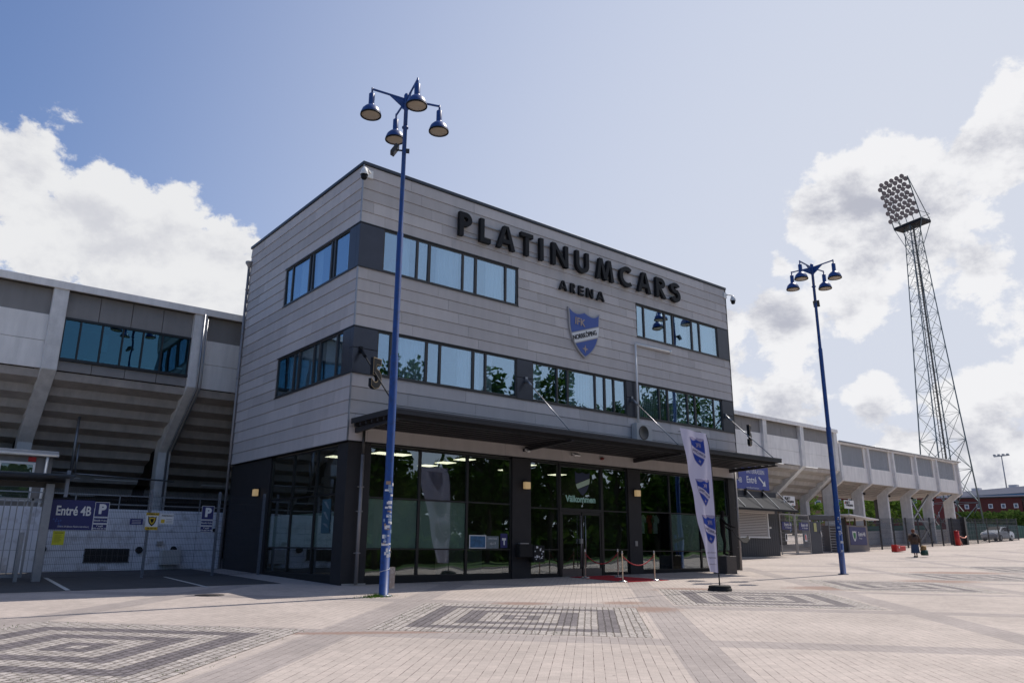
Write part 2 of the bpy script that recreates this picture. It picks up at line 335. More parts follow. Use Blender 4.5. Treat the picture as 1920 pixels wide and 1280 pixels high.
    # scattered dark specks / old gum
    sp = N('ShaderNodeTexVoronoi'); L.new(P, sp.inputs[0]); sp.inputs['Scale'].default_value = 1.7
    spm = ss(sp.outputs['Distance'], .03, .05, .6, 0.)
    col = mix(spm, col, (.12, .10, .09, 1))
    L.new(col, b.inputs['Base Color']); b.inputs['Roughness'].default_value = .85; b.inputs['Specular IOR Level'].default_value = .3
    bp = N('ShaderNodeBump'); bp.inputs['Strength'].default_value = .5; bp.inputs['Distance'].default_value = .01
    hh = mt('SUBTRACT', mt('MULTIPLY', n2.outputs[0], .35), mt('ADD', jm, mt('MULTIPLY', br.outputs['Fac'], .25))); L.new(hh, bp.inputs['Height']); L.new(bp.outputs[0], b.inputs['Normal'])
    return m
def mixc(nt, L, sock):
    n = nt.nodes.new('ShaderNodeMix'); n.data_type = 'RGBA'; n.blend_type = 'MULTIPLY'; n.inputs[0].default_value = 1; L.new(sock, n.inputs[6]); n.inputs[7].default_value = (.76, .77, .80, 1); return n.outputs[2]
def sheet(name, x0, x1, y0, y1, mat_, h, sx=1., sy=4., xs=None, ys=None, rot=0, ctr=None):
    if xs is None: n = max(1, int(math.ceil((x1-x0)/sx))); xs = [x0+(x1-x0)*i/n for i in range(n+1)]
    if ys is None: n = max(1, int(math.ceil((y1-y0)/sy))); ys = [y0+(y1-y0)*i/n for i in range(n+1)]
    mb = MB(); vs = []
    for y in ys:
        for x in xs:
            if rot: c, s_ = math.cos(rot), math.sin(rot); X, Y = ctr[0]+x*c-y*s_, ctr[1]+x*s_+y*c
            else: X, Y = x, y
            vs.append((X, Y, gz(X, Y)+h))
    nx = len(xs); fs = [(j*nx+i, j*nx+i+1, (j+1)*nx+i+1, (j+1)*nx+i) for j in range(len(ys)-1) for i in range(nx-1)]
    mb.add(vs, fs)
    me = bpy.data.meshes.new(name); 
    me.from_pydata(mb.v, [], mb.f); me.materials.append(mat_); o = bpy.data.objects.new(name, me); link(o); meta(o, kind='structure'); ORG[o.name] = Vector((0, 0, 0)); return o
gxs = [-1500, -600, -200, -80, -50]+list(range(-40, 112, 1))+[110.5, 150, 300, 700, 2500]
gys = [-1500, -400, -120, -60]+list(range(-56, 72, 4))+[70, 72, 120, 300, 800, 2500]
sheet('ground', 0, 0, 0, 0, ground_material(), 0, xs=sorted(set(gxs)), ys=sorted(set(gys)))
sheet('parking_surface', -60, -1.1, 1.6, 11.2, ASPH, .004)
sheet('lawn', -70, 160, -75, -31, LAWN, .03)
sheet('street', -70, 160, -30, -24, ASPH, .004)
def cobble_material():
    m = bpy.data.materials.new('cobble_squares'); m.use_nodes = True; nt = m.node_tree; L = nt.links; b = nt.nodes['Principled BSDF']
    def N(t, **k):
        n = nt.nodes.new(t)
        for a, v in k.items(): setattr(n, a, v)
        return n
    def mt(op, a, bb=None):
        n = N('ShaderNodeMath', operation=op)
        for i, v in enumerate((a, bb)):
            if v is None: continue
            if hasattr(v, 'is_output'): L.new(v, n.inputs[i])
            else: n.inputs[i].default_value = v
        return n.outputs[0]
    tc = N('ShaderNodeTexCoord'); nz = N('ShaderNodeTexNoise'); L.new(tc.outputs['Object'], nz.inputs[0]); nz.inputs['Scale'].default_value = 6
    va = N('ShaderNodeVectorMath', operation='MULTIPLY_ADD'); L.new(nz.outputs['Color'], va.inputs[0]); va.inputs[1].default_value = (.05, .05, 0); L.new(tc.outputs['Object'], va.inputs[2])
    sep = N('ShaderNodeSeparateXYZ'); L.new(va.outputs[0], sep.inputs[0])
    mx = mt('MAXIMUM', mt('ABSOLUTE', sep.outputs[0]), mt('ABSOLUTE', sep.outputs[1]))
    fl = mt('FLOOR', mt('DIVIDE', mx, .39)); odd = mt('SUBTRACT', 1., mt('MODULO', fl, 2.)); odd = mt('MULTIPLY', odd, mt('LESS_THAN', mx, 1.95)); odd = mt('MULTIPLY', odd, mt('GREATER_THAN', mx, .13))
    br = N('ShaderNodeTexBrick'); L.new(va.outputs[0], br.inputs[0]); br.inputs['Scale'].default_value = 1; br.inputs['Brick Width'].default_value = .20; br.inputs['Row Height'].default_value = .13
    br.inputs['Mortar Size'].default_value = .013; br.inputs['Mortar Smooth'].default_value = .4; br.inputs['Color1'].default_value = (.9, .9, .9, 1); br.inputs['Color2'].default_value = (.62, .62, .62, 1); br.inputs['Mortar'].default_value = (.28, .25, .22, 1)
    c = N('ShaderNodeMix', data_type='RGBA'); L.new(odd, c.inputs[0]); c.inputs[6].default_value = (.50, .45, .42, 1); c.inputs[7].default_value = (.20, .175, .185, 1)
    mu = N('ShaderNodeMix', data_type='RGBA', blend_type='MULTIPLY'); mu.inputs[0].default_value = 1; L.new(c.outputs[2], mu.inputs[6]); L.new(br.outputs[0], mu.inputs[7])
    n4 = N('ShaderNodeTexNoise'); L.new(tc.outputs['Object'], n4.inputs[0]); n4.inputs['Scale'].default_value = 20; n4.inputs['Detail'].default_value = 6
    hs = N('ShaderNodeHueSaturation'); L.new(mu.outputs[2], hs.inputs['Color']); mr = N('ShaderNodeMapRange'); L.new(n4.outputs[0], mr.inputs[0]); mr.inputs[1].default_value = .2; mr.inputs[2].default_value = .8; mr.inputs[3].default_value = .7; mr.inputs[4].default_value = 1.3; L.new(mr.outputs[0], hs.inputs['Value'])
    L.new(hs.outputs[0], b.inputs['Base Color']); b.inputs['Roughness'].default_value = .8
    bp = N('ShaderNodeBump'); bp.inputs['Strength'].default_value = .9; bp.inputs['Distance'].default_value = .02; L.new(mt('SUBTRACT', n4.outputs[0], mt('MULTIPLY', br.outputs['Fac'], 1.5)), bp.inputs['Height']); L.new(bp.outputs[0], b.inputs['Normal'])
    return m
COB = cobble_material()
for i, (cx, cy) in enumerate([(-8.6, -8.7), (-.65, -9.25), (7.9, -9.2), (16.6, -8.9), (25.2, -8.2), (33.6, -7.6)]):
    o = sheet('cobble_pattern', 0, 0, 0, 0, COB, .004, xs=[-2.5+.5*k for k in range(11)], ys=[-2.5+.5*k for k in range(11)], rot=math.radians(45), ctr=(cx, cy))
    # local frame of the square so that the rings follow its sides
    mw = Matrix.Translation((cx, cy, gz(cx, cy))) @ Matrix.Rotation(math.radians(45), 4, 'Z')
    o.data.transform(mw.inverted()); o.matrix_world = mw
def strip(name, p, q, w, m_, h=.008, label=None):
    p = Vector((*p, 0)); q = Vector((*q, 0)); d = (q-p).normalized(); a = Vector((-d.y, d.x, 0))*w/2
    vs = [p-a, p+a, q+a, q-a]; mb = MB(); mb.add([(v.x, v.y, gz(v.x, v.y)+h) for v in vs], [(0, 3, 2, 1)])
    me = bpy.data.meshes.new(name); me.from_pydata(mb.v, [], mb.f); me.materials.append(m_); o = link(bpy.data.objects.new(name, me)); meta(o, kind='structure'); return o
strip('parking_line', (-6.6, 7.2), (-6.9, 1.75), .12, PLINE); strip('parking_line', (-3.3, 6.1), (-3.5, 1.1), .10, PLINE)
# kerb steps by the kiosk
mb = MB(); mb.box(23.6, 41.5, 7.55, 9.6, gz(30, 8)-.3, gz(30, 8)+.12)
meta(mb.build('kerb', CONC), kind='structure')

# ------------------------------------------------------------------ text and crest helpers
def text_mesh(s, size, extr, mtx, off=0., align='CENTER', sx=1., shear=0):
    cu = bpy.data.curves.new('t', 'FONT'); cu.body = s; cu.size = size; cu.extrude = extr/2; cu.offset = off; cu.align_x = align; cu.align_y = 'CENTER'; cu.resolution_u = 3; cu.shear = shear
    o = bpy.data.objects.new('t', cu); link(o); bpy.context.view_layer.update()
    me = bpy.data.meshes.new_from_object(o); bpy.data.objects.remove(o)
    me.transform(mtx @ Matrix.Diagonal((sx, 1, 1, 1))); vs = [tuple(v.co) for v in me.vertices]; fs = [tuple(p.vertices) for p in me.polygons]; bpy.data.meshes.remove(me); return vs, fs
def frame(o, xdir, ydir):
    x = Vector(xdir).normalized(); y = Vector(ydir).normalized(); z = x.cross(y); m = Matrix((x, y, z)).transposed().to_4x4(); m.translation = Vector(o); return m
def front(x, y, z): return frame((x, y, z), (1, 0, 0), (0, 0, 1))     # readable from -y
def put_text(parent, name, s, size, mtx, mt_, extr=.006, **k):
    mb = MB(); vs, fs = text_mesh(s, size, extr, mtx, **k); mb.add(vs, fs); return mb.build(name, mt_, parent)
# shield in unit coordinates: width 1.84, height 2.08, centre top notch at (0,0.98)
def arc2(p, q, bulge, n=8):
    p = Vector(p); q = Vector(q); d = q-p; nrm = Vector((-d.y, d.x)); out = []
    for i in range(n): t = i/n; out.append(tuple(p+d*t+nrm*bulge*4*t*(1-t)))
    return out
def shield(k=1.):
    L_ = [(0, .93), (-.9, 1.0), (0, -1.04), (.9, 1.0)]
    pts = arc2((0, .93), (-.46, .80), .04)+arc2((-.46, .80), (-.90, .98), .10)+arc2((-.90, .98), (-.85, .30), .02)+arc2((-.85, .30), (0, -1.04), -.13, 12)
    r = [(-x, y) for x, y in pts][::-1]
    pts = pts+[(0, -1.04)]+r[:-1]
    return [(x*k, y*k) for x, y in pts]
def clip(poly, a, b, c):   # keep a*x+b*y+c>=0
    out = []
    for i in range(len(poly)):
        p, q = poly[i], poly[(i+1) % len(poly)]; fp = a*p[0]+b*p[1]+c; fq = a*q[0]+b*q[1]+c
        if fp >= 0: out.append(p)
        if (fp >= 0) != (fq >= 0): t = fp/(fp-fq); out.append((p[0]+(q[0]-p[0])*t, p[1]+(q[1]-p[1])*t))
    return out
def star4(cx, cy, r): return [(cx+(r if k % 2 == 0 else r*.36)*math.sin(k*math.pi/4), cy+(r if k % 2 == 0 else r*.36)*math.cos(k*math.pi/4)) for k in range(8)]
BN = (-.34, 1.)   # band normal: rises to the right
def crest_pieces(sc=1.):
    inner = shield(.93); l = math.hypot(*BN); a, b = BN[0]/l, BN[1]/l
    band = clip(clip(shield(.955), a, b, .28), -a, -b, .12)
    up = clip(inner, a, b, -.16); lo = clip(inner, -a, -b, -.32)
    return up, band, lo
def crest(parent, fn, mats, dstep=.003, t0=.0, thick=.12, texts=True, tmat=None):
    rim, blue, white, gold, ink = mats
    def bd(name, poly, d0, d1, m_): mb = MB(); mb.prism(poly, fn, d0, d1); return mb.build(name, m_, parent)
    bd('rim', shield(1.), t0-thick, t0, rim)
    up, band, lo = crest_pieces()
    bd('blue_field', up, t0+.0002, t0+dstep*2, blue); bd('blue_field', lo, t0+.0002, t0+dstep*2, blue)
    bd('white_band', band, t0+.0002, t0+dstep*3, white)
    bd('star', star4(0, -.66, .17), t0+dstep*2.2, t0+dstep*4, gold)
def crest_text(parent, base, sc, ink, gold, mirror=False, ext=.006, k=3, dmap=None):
    # letters placed one by one along the band, rising to the right
    ang = math.atan2(-BN[0], BN[1]); s = 'NORRKÖPING'; X = -1 if mirror else 1
    m_ = base @ Matrix.Translation((0, 0, .010*1)) @ Matrix.Diagonal((X*sc, sc, 1, 1))
    def put(name, t, size, x, y, rot, mt_, **kk):
        mb = MB(); vs, fs = text_mesh(t, size, ext, m_ @ Matrix.Translation((x, y, 0)) @ Matrix.Rotation(rot, 4, 'Z'), **kk); mb.add(vs, fs)
        return mb.build(name, mt_, parent)
    c, s_ = math.cos(ang), math.sin(ang); o = (-.0, -.085)
    put('band_lettering', s, .27, o[0]+.0, o[1], ang, ink, off=.006, sx=.80)
    put('initials', 'IFK', .42, -.28, .42, -.06, gold, off=.008)

# ------------------------------------------------------------------ the entrance building
BW, BD, BH = 20.78, 10.22, 14.0
Z1T, Z1B, Z2T, Z2B, ZC = 11.81, 10.22, 8.14, 6.57, 4.38
bld = thing('arena_building', 'three storey entrance building in grey-brown boards with dark glazed ground floor', 'building', (0, 0, 0))
def FM(u, d, z): return (u, d, z)          # front face: u along +x, d inwards
def SM(u, d, z): return (d, u, z)          # side face: u along +y, d inwards
def bx(mb, mp, u0, u1, d0, d1, z0, z1): a = mp(u0, d0, z0); b = mp(u1, d1, z1); mb.box(a[0], b[0], a[1], b[1], a[2], b[2])
def rows(zt, zb, n): return [(zt-(zt-zb)*i/n, zt-(zt-zb)*(i+1)/n) for i in range(n)]
front_rows = []; k = 0
for zt, zb, n, holes in [(13.96, Z1T, 5, [(0, BW)]), (Z1T, Z1B, 4, [(6.98, 13.86)]), (Z1B, Z2T, 5, [(0, BW)]), (Z2B, ZC, 5, [(0, BW)])]:
    if zt == Z2B: k = 18
    for (a, b) in rows(zt, zb, n): front_rows.append((a, b, holes, k)); k += 1
side_rows = []; k = 0
for zt, zb, n, holes in [(13.96, Z1T, 5, [(0, BD)]), (Z1T, Z1B, 4, [(6.12, BD)]), (Z1B, Z2T, 5, [(0, BD)]), (Z2T, Z2B, 4, [(6.18, BD)]), (Z2B, ZC, 5, [(0, BD)])]:
    for (a, b) in rows(zt, zb, n): side_rows.append((a, b, holes, k)); k += 1
def boards(rws, mp, L_, o0, sh, umax):
    mb = MB(); g = .008
    for (a, b, holes, k) in rws:
        for (h0, h1) in holes:
            j = (o0+sh*k) % L_-L_; cuts = [h0]
            while j < h1:
                if j > h0+.12 and j < h1-.12: cuts.append(j)
                j += L_
            cuts.append(h1)
            for c0, c1 in zip(cuts[:-1], cuts[1:]):
                e0 = 0 if c0 == h0 else g/2; e1 = 0 if c1 == h1 else g/2
                # a slightly tapered board: bottom edge stands proud of the one below
                vs = [mp(c0+e0, -.010, a-.004), mp(c1-e1, -.010, a-.004), mp(c1-e1, -.034, b+.006), mp(c0+e0, -.034, b+.006), mp(c0+e0, .01, a-.004), mp(c1-e1, .01, a-.004), mp(c1-e1, .01, b+.006), mp(c0+e0, .01, b+.006)]
                mb.add(vs, [(0,1,2,3),(7,6,5,4),(0,4,5,1),(1,5,6,2),(2,6,7,3),(3,7,4,0)])
    return mb
boards(front_rows[:14], FM, 2.85, 1.91, .462, BW).build('cladding', CLAD, bld); boards(front_rows[14:], FM, 2.85, 1.91, .462, BW).build('cladding', CLAD, bld)
boards(side_rows, SM, 2.77, .42, .47, BD).build('cladding', CLAD, bld)
# walls behind the boards
mb = MB()
for (z0, z1) in [(Z1T, 13.9), (Z2T, Z1B), (ZC, Z2B)]: mb.box(.02, BW-.02, .012, .28, z0+.002, z1-.002); mb.box(.02, .28, .285, BD, z0+.002, z1-.002)
mb.box(6.98, 13.86, .013, .28, Z1B, Z1T)
mb.box(.021, .28, 6.12, BD, Z1B, Z1T); mb.box(.021, .28, 6.18, BD, Z2B, Z2T)
mb.box(BW-.26, BW-.02, .285, BD, 0, 13.9); mb.box(.285, BW-.265, BD-.25, BD, 0, 13.9)
mb.box(.285, BW-.265, .285, BD-.255, 13.5, 13.8)
mb.build('wall', DARKW, bld)
mb = MB(); mb.box(.65, BW-.45, BD+.01, 11.65, -.3, 10.5); mb.build('sun_gap_block', DARKW, bld)  # hidden block added to keep sun out of the gap before the stand
# upper interior: floor slabs and partitions
mb = MB()
for (z0, z1) in [(4.30, 4.75), (8.5, 9.0), (12.4, 12.6)]: mb.box(.29, BW-.27, .29, BD-.26, z0, z1)
mb.box(3.4, BW-.27, 3.6, 3.75, 4.76, 8.49); mb.box(3.4, BW-.27, 3.6, 3.75, 9.01, 12.39); mb.box(3.3, 3.39, 3.6, BD-.26, 4.76, 8.49); mb.box(3.3, 3.39, 3.6, BD-.26, 9.01, 12.39)
for xx in (6.95, 13.5): mb.box(xx-.05, xx+.05, .3, 3.59, 4.76, 8.49); mb.box(xx-.05, xx+.05, .3, 3.59, 9.01, 12.39)
mb.build('interior', INTW, bld)
# roof edge flashing, corner angles, band sills
mb = MB(); e = .07
mb.box(-e, BW+e, -e, .35, 13.97, 14.09); mb.box(-e, .35, .352, BD+e, 13.97, 14.09); mb.box(BW-.35, BW+e, .352, BD+e, 13.97, 14.09)
mb.build('roof_flashing', FLASH, bld, bevel=.012)
for z0, z1 in [(Z1T+.02, 13.96), (Z2T+.02, Z1B-.02), (ZC, Z2B-.02)]: mb = MB(); mb.box(-.045, .0, -.045, 0.0, z0, z1); mb.build('corner_trim', STEEL, bld)
mb = MB()
mb.box(BW, BW+.04, -.04, .2, ZC, 13.96); mb.build('corner_trim', FRAME, bld)
mb = MB()
for z, u1, s1 in [(Z1T, 6.98, 6.12), (Z1B, 6.98, 6.12)]:
    mb.box(-.055, u1, -.055, -.035, z-.015, z+.02); mb.box(-.055, -.035, -.034, s1, z-.015, z+.02); mb.box(13.86, BW+.03, -.055, -.035, z-.015, z+.02)
for z in (Z2T, Z2B): mb.box(-.055, BW+.03, -.055, -.035, z-.015, z+.02); mb.box(-.055, -.035, -.034, 6.18, z-.015, z+.02)
mb.box(-.05, BW, -.05, -.0, ZC-.03, ZC-.002); mb.box(-.05, -.0, .0, BD, ZC-.03, ZC-.002)
mb.build('window_band_trim', DFRAME, bld)
def spandrel(mp, u0, u1, z0, z1, split=None):
    mb = MB()
    if split: bx(mb, mp, u0, u1, -.03, .2, split+.008, z1); bx(mb, mp, u0, u1, -.03, .2, z0, split-.008)
    else: bx(mb, mp, u0, u1, -.03, .2, z0, z1)
    mb.build('corner_panel', SPAND, bld, bevel=.004)
za, zb_ = Z1B+.02, Z1T-.015; zc_, zd = Z2B+.02, Z2T-.015
spandrel(FM, -.03, .90, za, zb_); spandrel(SM, .205, .70, za, zb_)
spandrel(FM, 19.9, BW, za, zb_)
spandrel(FM, -.03, .86, zc_, zd, 7.42); spandrel(SM, .205, .72, zc_, zd); spandrel(FM, 6.92, 7.70, zc_, zd, 7.42); spandrel(FM, 13.05, 13.86, zc_, zd, 7.42); spandrel(FM, 19.9, BW, zc_, zd, 7.42)
def wavy(mp, u0, u1, z0, z1, d, mb, amp=.035, per=.16):
    n = max(6, int((u1-u0)/.04)); ph = random.random()*6; vs = []
    for i in range(n+1):
        u = u0+(u1-u0)*i/n; dd = d+amp*math.sin(ph+u/per*6.28)*(.7+.3*math.sin(u*3.1))
        vs += [mp(u, dd, z0), mp(u, dd, z1)]
    mb.add(vs, [(2*i, 2*i+2, 2*i+3, 2*i+1) for i in range(n)])
def window(mp, u0, u1, z0, z1, split, curt=(), blinds=False):
    f = .055; mb = MB()
    bx(mb, mp, u0, u1, -.012, .10, z1-f, z1); bx(mb, mp, u0, u1, -.012, .10, z0, z0+f+.02)
    bx(mb, mp, u0, u0+f, -.010, .10, z0+f+.02, z1-f); bx(mb, mp, u1-f, u1, -.010, .10, z0+f+.02, z1-f)
    bx(mb, mp, split-.045, split+.045, -.010, .10, z0+f+.02, z1-f)
    w = mb.build('window', FRAME, bld, bevel=.006)
    for a, b in ((u0+f, split-.045), (split+.045, u1-f)):
        p = MB(); bx(p, mp, a-.005, b+.005, .035, .045, z0+f+.01, z1-f+.01); tl_ = random.uniform(-.012, .012); tm_ = random.uniform(-.010, .010); c0_ = (a+b)/2; q0_ = (z0+z1)/2; p.v = [(v[0], v[1]+(v[0]-c0_)*tl_+(v[2]-q0_)*tm_, v[2]) if mp is FM else (v[0]+(v[1]-c0_)*tl_+(v[2]-q0_)*tm_, v[1], v[2]) for v in p.v]; p.build('pane', GU, w)
    for a, b in curt:
        c = MB(); wavy(mp, u0+(u1-u0)*a, u0+(u1-u0)*b, z0-.1, z1+.05, .20, c)
        if c.v: c.build('curtain', CURT, w)
    if blinds:
        c = MB(); n = int((u1-u0)/.12)
        for i in range(n): u = u0+.06+i*.12; bx(c, mp, u, u+.075, .2, .206, z0, z1)
        c.build('blind', CURT, w)
# upper band, front
for u0, u1, sp, cu in [(.90, 2.81, 2.30, [(.35, .62), (.78, 1.)]), (2.81, 4.90, 4.30, [(.2, .68), (.8, 1.)]), (4.90, 6.94, 6.35, [(.3, .7)])]: window(FM, u0, u1, za, zb_, sp, cu)
for u0, u1, sp, cu in [(13.88, 15.88, 14.42, []), (15.88, 17.88, 16.46, [(.65, .92)]), (17.88, 19.9, 18.47, [(.5, .95)])]: window(FM, u0, u1, za, zb_, sp, cu)
# second band, front
for u0, u1, sp, cu, bl in [(.86, 2.83, 1.40, [(.5, .98)], 0), (2.83, 4.86, 3.40, [(.72, .98)], 0), (4.86, 6.92, 5.43, [(.05, .2), (.35, .5)], 0),
    (7.70, 9.60, 9.02, [(.1, .3)], 0), (9.60, 11.74, 11.17, [(.05, .68)], 0), (11.74, 13.05, 12.3, [(.4, .6)], 0), (13.86, 15.83, 15.25, [], 1), (15.83, 17.82, 17.25, [], 1), (17.82, 19.9, 19.24, [(.3, .5)], 0)]: window(FM, u0, u1, zc_, zd, sp, cu, bl)
# side
for u0, u1, sp, cu in [(.70, 2.10, 1.84, [(.1, .35)]), (2.10, 3.90, 3.62, [(.6, .9)]), (3.90, 6.10, 5.45, [(.1, .5)])]: window(SM, u0, u1, za, zb_, sp, cu)
for u0, u1, sp, cu in [(.72, 2.50, 1.20, [(.0, .9)]), (2.50, 4.22, 2.97, [(.2, 1.)]), (4.22, 6.16, 4.62, [(.0, .62)])]: window(SM, u0, u1, zc_, zd, sp, cu)
mb = MB(); mb.lathe((.42, 5.7, 6.62), [(.02, 0), (.10, 0), (.14, .22), (.12, .23), (.10, .05)], 14); mb.build('window_box', mat('terracotta', (.35, .12, .07), .8), bld)
# ground floor: columns, dark side wall, plinth
GFT = 4.345; g0 = .12
for a, b in [(.05, .86), (6.78, 7.66), (13.03, 13.80), (20.05, BW-.03)]: mb = MB(); mb.box(a, b, .045, .62, -.3, GFT); mb.build('column', DARKW, bld)
mb = MB(); mb.box(.05, .45, .622, .72, -.3, GFT); mb.build('column', DARKW, bld)
mb = MB(); mb.box(.05, .25, 6.1, BD-.02, -.3, GFT); mb.build('side_wall', DARKW, bld)
for a in [(.87, 6.77, .08, .3, -.3, .22), (7.67, 9.14, .08, .3, -.3, .16), (11.52, 13.02, .08, .3, -.3, .16), (13.81, 20.04, .08, .3, -.3, .25), (.08, .3, .73, 6.09, -.3, .25)]: mb = MB(); mb.box(*a); mb.build('plinth', BLACK, bld)
mb = MB(); mb.box(.1, .9, .0, .04, -.2, .05); mb.build('plinth_stone', CONC, bld)
def gfwin(mp, u0, u1, zs, low=None, lo_x=None):
    f = .045; mb = MB(); bx(mb, mp, u0, u0+f, .09, .2, zs[0], zs[-1]); bx(mb, mp, u1-f, u1, .09, .2, zs[0], zs[-1])
    for i, z in enumerate(zs): bx(mb, mp, u0+f, u1-f, .094, .2, z-(f/2 if 0 < i < len(zs)-1 else 0)-(f if i == len(zs)-1 else 0), z+(f/2 if 0 < i < len(zs)-1 else 0)+(f if i == 0 else 0))
    w = mb.build('window', DFRAME, bld)
    for z0, z1 in zip(zs[:-1], zs[1:]):
        p = MB(); bx(p, mp, u0+f-.004, u1-f+.004, .13, .142, z0+f/2, z1-f/2); p.build('pane', GL, w)
    if low:
        p = MB(); bx(p, mp, u0+f, u1-f, .155, .160, low[0], low[1]); p.build('frosted_film', FILM, w)
    return w
gz_ = [.22, 1.07, 2.66, 4.30]
wA = gfwin(FM, .87, 2.80, gz_, (1.1, 2.62)); wB = gfwin(FM, 2.80, 4.78, gz_, (1.1, 2.62)); gfwin(FM, 4.78, 6.77, gz_)
gfwin(FM, 7.67, 9.13, [.17, 1.07, 2.58, 4.30]); gfwin(FM, 11.53, 13.02, [.17, 1.07, 2.58, 4.30])
gfwin(FM, 13.81, 15.75, [.25, 1.02, 2.62, 4.30]); gfwin(FM, 15.75, 17.8, [.25, 1.02, 2.62, 4.30], (1.05, 2.58)); gfwin(FM, 17.8, 20.04, [.25, 1.02, 2.62, 4.30], (1.05, 2.58))
for a, b in [(.73, 2.28), (2.28, 4.15), (4.15, 6.09)]: gfwin(SM, a, b, [.25, 1.09, 2.76, 4.30], (1.12, 2.2))
# etched crest on the frosted panes
def etched(w, cx, cz, k):
    mb = MB(); P = shield(k); Q = shield(k*.95)
    for i in range(len(P)):
        j = (i+1) % len(P); mb.add([(cx+P[i][0], .149, cz+P[i][1]), (cx+P[j][0], .149, cz+P[j][1]), (cx+Q[j][0], .149, cz+Q[j][1]), (cx+Q[i][0], .149, cz+Q[i][1])], [(0, 1, 2, 3)])
    l = math.hypot(*BN); a, b = BN[0]/l, BN[1]/l
    for o0 in (-.28, .12):
        c = clip(clip(shield(k), a, b, -(o0-.02)*k), -a, -b, (o0+.02)*k)
        mb.prism(c, lambda u, v, d: (cx+u, d, cz+v), .148, .151)
    mb.prism([(x*k, y*k) for x, y in star4(0, -.66, .16)], lambda u, v, d: (cx+u, d, cz+v), .148, .151)
    for t, s, x, y, r in [('IFK', .42, -.2, .42, 0), ('NORRKÖPING', .27, 0, -.085, math.atan2(-BN[0], BN[1]))]:
        vs, fs = text_mesh(t, s*k, .002, front(cx, .149, cz) @ Matrix.Translation((x*k, y*k, 0)) @ Matrix.Rotation(r, 4, 'Z'), sx=.9 if len(t) > 3 else 1); mb.add(vs, fs)
    mb.build('etched_crest', FILML, w)
etched(wB, 3.95, 1.88, .40)
# entrance doors
dr = MB()
dr.box(9.14, 9.24, .07, .2, .0, 4.30); dr.box(11.42, 11.52, .07, .2, .0, 4.30); dr.box(9.241, 11.419, .072, .2, 2.50, 2.62); dr.box(9.241, 11.419, .072, .2, 4.2, 4.30)
door = dr.build('entrance_door', DFRAME, bld)
for a, b in ((9.25, 10.31), (10.35, 11.41)):
    lf = MB(); lf.box(a, a+.08, .09, .15, .06, 2.49); lf.box(b-.08, b, .09, .15, .06, 2.49); lf.box(a+.081, b-.081, .092, .15, 2.38, 2.49); lf.box(a+.081, b-.081, .092, .15, .06, .12); lf.build('door_leaf', DFRAME, door)
    lf = MB(); lf.box(a+.075, b-.075, .11, .12, .38, 2.39); lf.build('pane', GL, door)
    lf = MB(); lf.box(a+.02, b-.02, .083, .14, .05, .37); lf.build('kick_plate', mat('kick_plate', (.16, .15, .145), .4, metal=.6), door)
lf = MB(); lf.box(9.24, 11.42, .13, .142, 2.62, 4.2); lf.build('pane', GL, door)
for x in (10.22, 10.45):
    h = MB(); h.tube([(x, .0, .42), (x, .0, 2.36)], .018, 8); h.tube([(x, .0, .55), (x, .09, .55)], .012, 6); h.tube([(x, .0, 2.2), (x, .09, 2.2)], .012, 6); h.build('handle', STEEL, door)
h = MB(); h.box(10.16, 10.28, -.02, .085, 1.30, 1.48); h.build('lock_box', STEEL, door)
put_text(door, 'welcome_lettering', 'Välkommen', .34, front(10.35, .129, 2.98), mat('mint_lettering', (.35, .62, .50), .6), extr=.002, off=.012)
dc = MB(); up, band, lo = crest_pieces(); K = .50
dc.prism([(x*K, y*K) for x, y in band], lambda u, v, d: (10.45+u, d, 3.62+v), .122, .127); dc.build('welcome_crest_band', mat('pale_green_film', (.42, .55, .42), .6), door)
dc = MB()
for pl in (up, lo): dc.prism([(x*K, y*K) for x, y in pl], lambda u, v, d: (10.45+u, d, 3.62+v), .122, .127)
dc.build('welcome_crest_field', mat('dark_blue_film', (.02, .03, .07), .5), door)
# lobby
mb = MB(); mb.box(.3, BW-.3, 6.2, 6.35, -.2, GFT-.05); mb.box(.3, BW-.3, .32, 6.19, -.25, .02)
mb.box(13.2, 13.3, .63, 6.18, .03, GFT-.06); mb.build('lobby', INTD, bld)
mb = MB(); mb.box(.3, BW-.3, .25, 6.19, 4.29, 4.296); mb.build('lobby_ceiling', mat('lobby_ceiling', (.06, .06, .06), .8), bld)
for x, y in [(1.9, 1.3), (2.6, 1.3), (5.2, 1.0), (5.3, 2.4), (5.4, 3.8), (8.2, 1.0), (8.9, 3.0), (1.2, 3.4), (11.9, 3.2)]:
    mb = MB(); mb.box(x, x+.6, y, y+.6, 4.27, 4.289); mb.build('ceiling_light', LIT, bld)
for y0, z0, y1, z1 in []: pass
mb = MB(); mb.box(5.0, 6.6, 1.6, 2.3, .03, 1.1); mb.box(4.95, 6.65, 1.55, 2.35, 1.10, 1.16); mb.build('reception_desk', mat('desk_white', (.32, .33, .33), .5), bld)
mb = MB(); mb.box(5.65, 5.85, 3.0, 3.2, .03, 2.9); mb.box(4.8, 6.7, 3.0, 3.15, 2.45, 2.62); mb.build('interior_frame', mat('pale_timber', (.22, .20, .16), .6), bld)
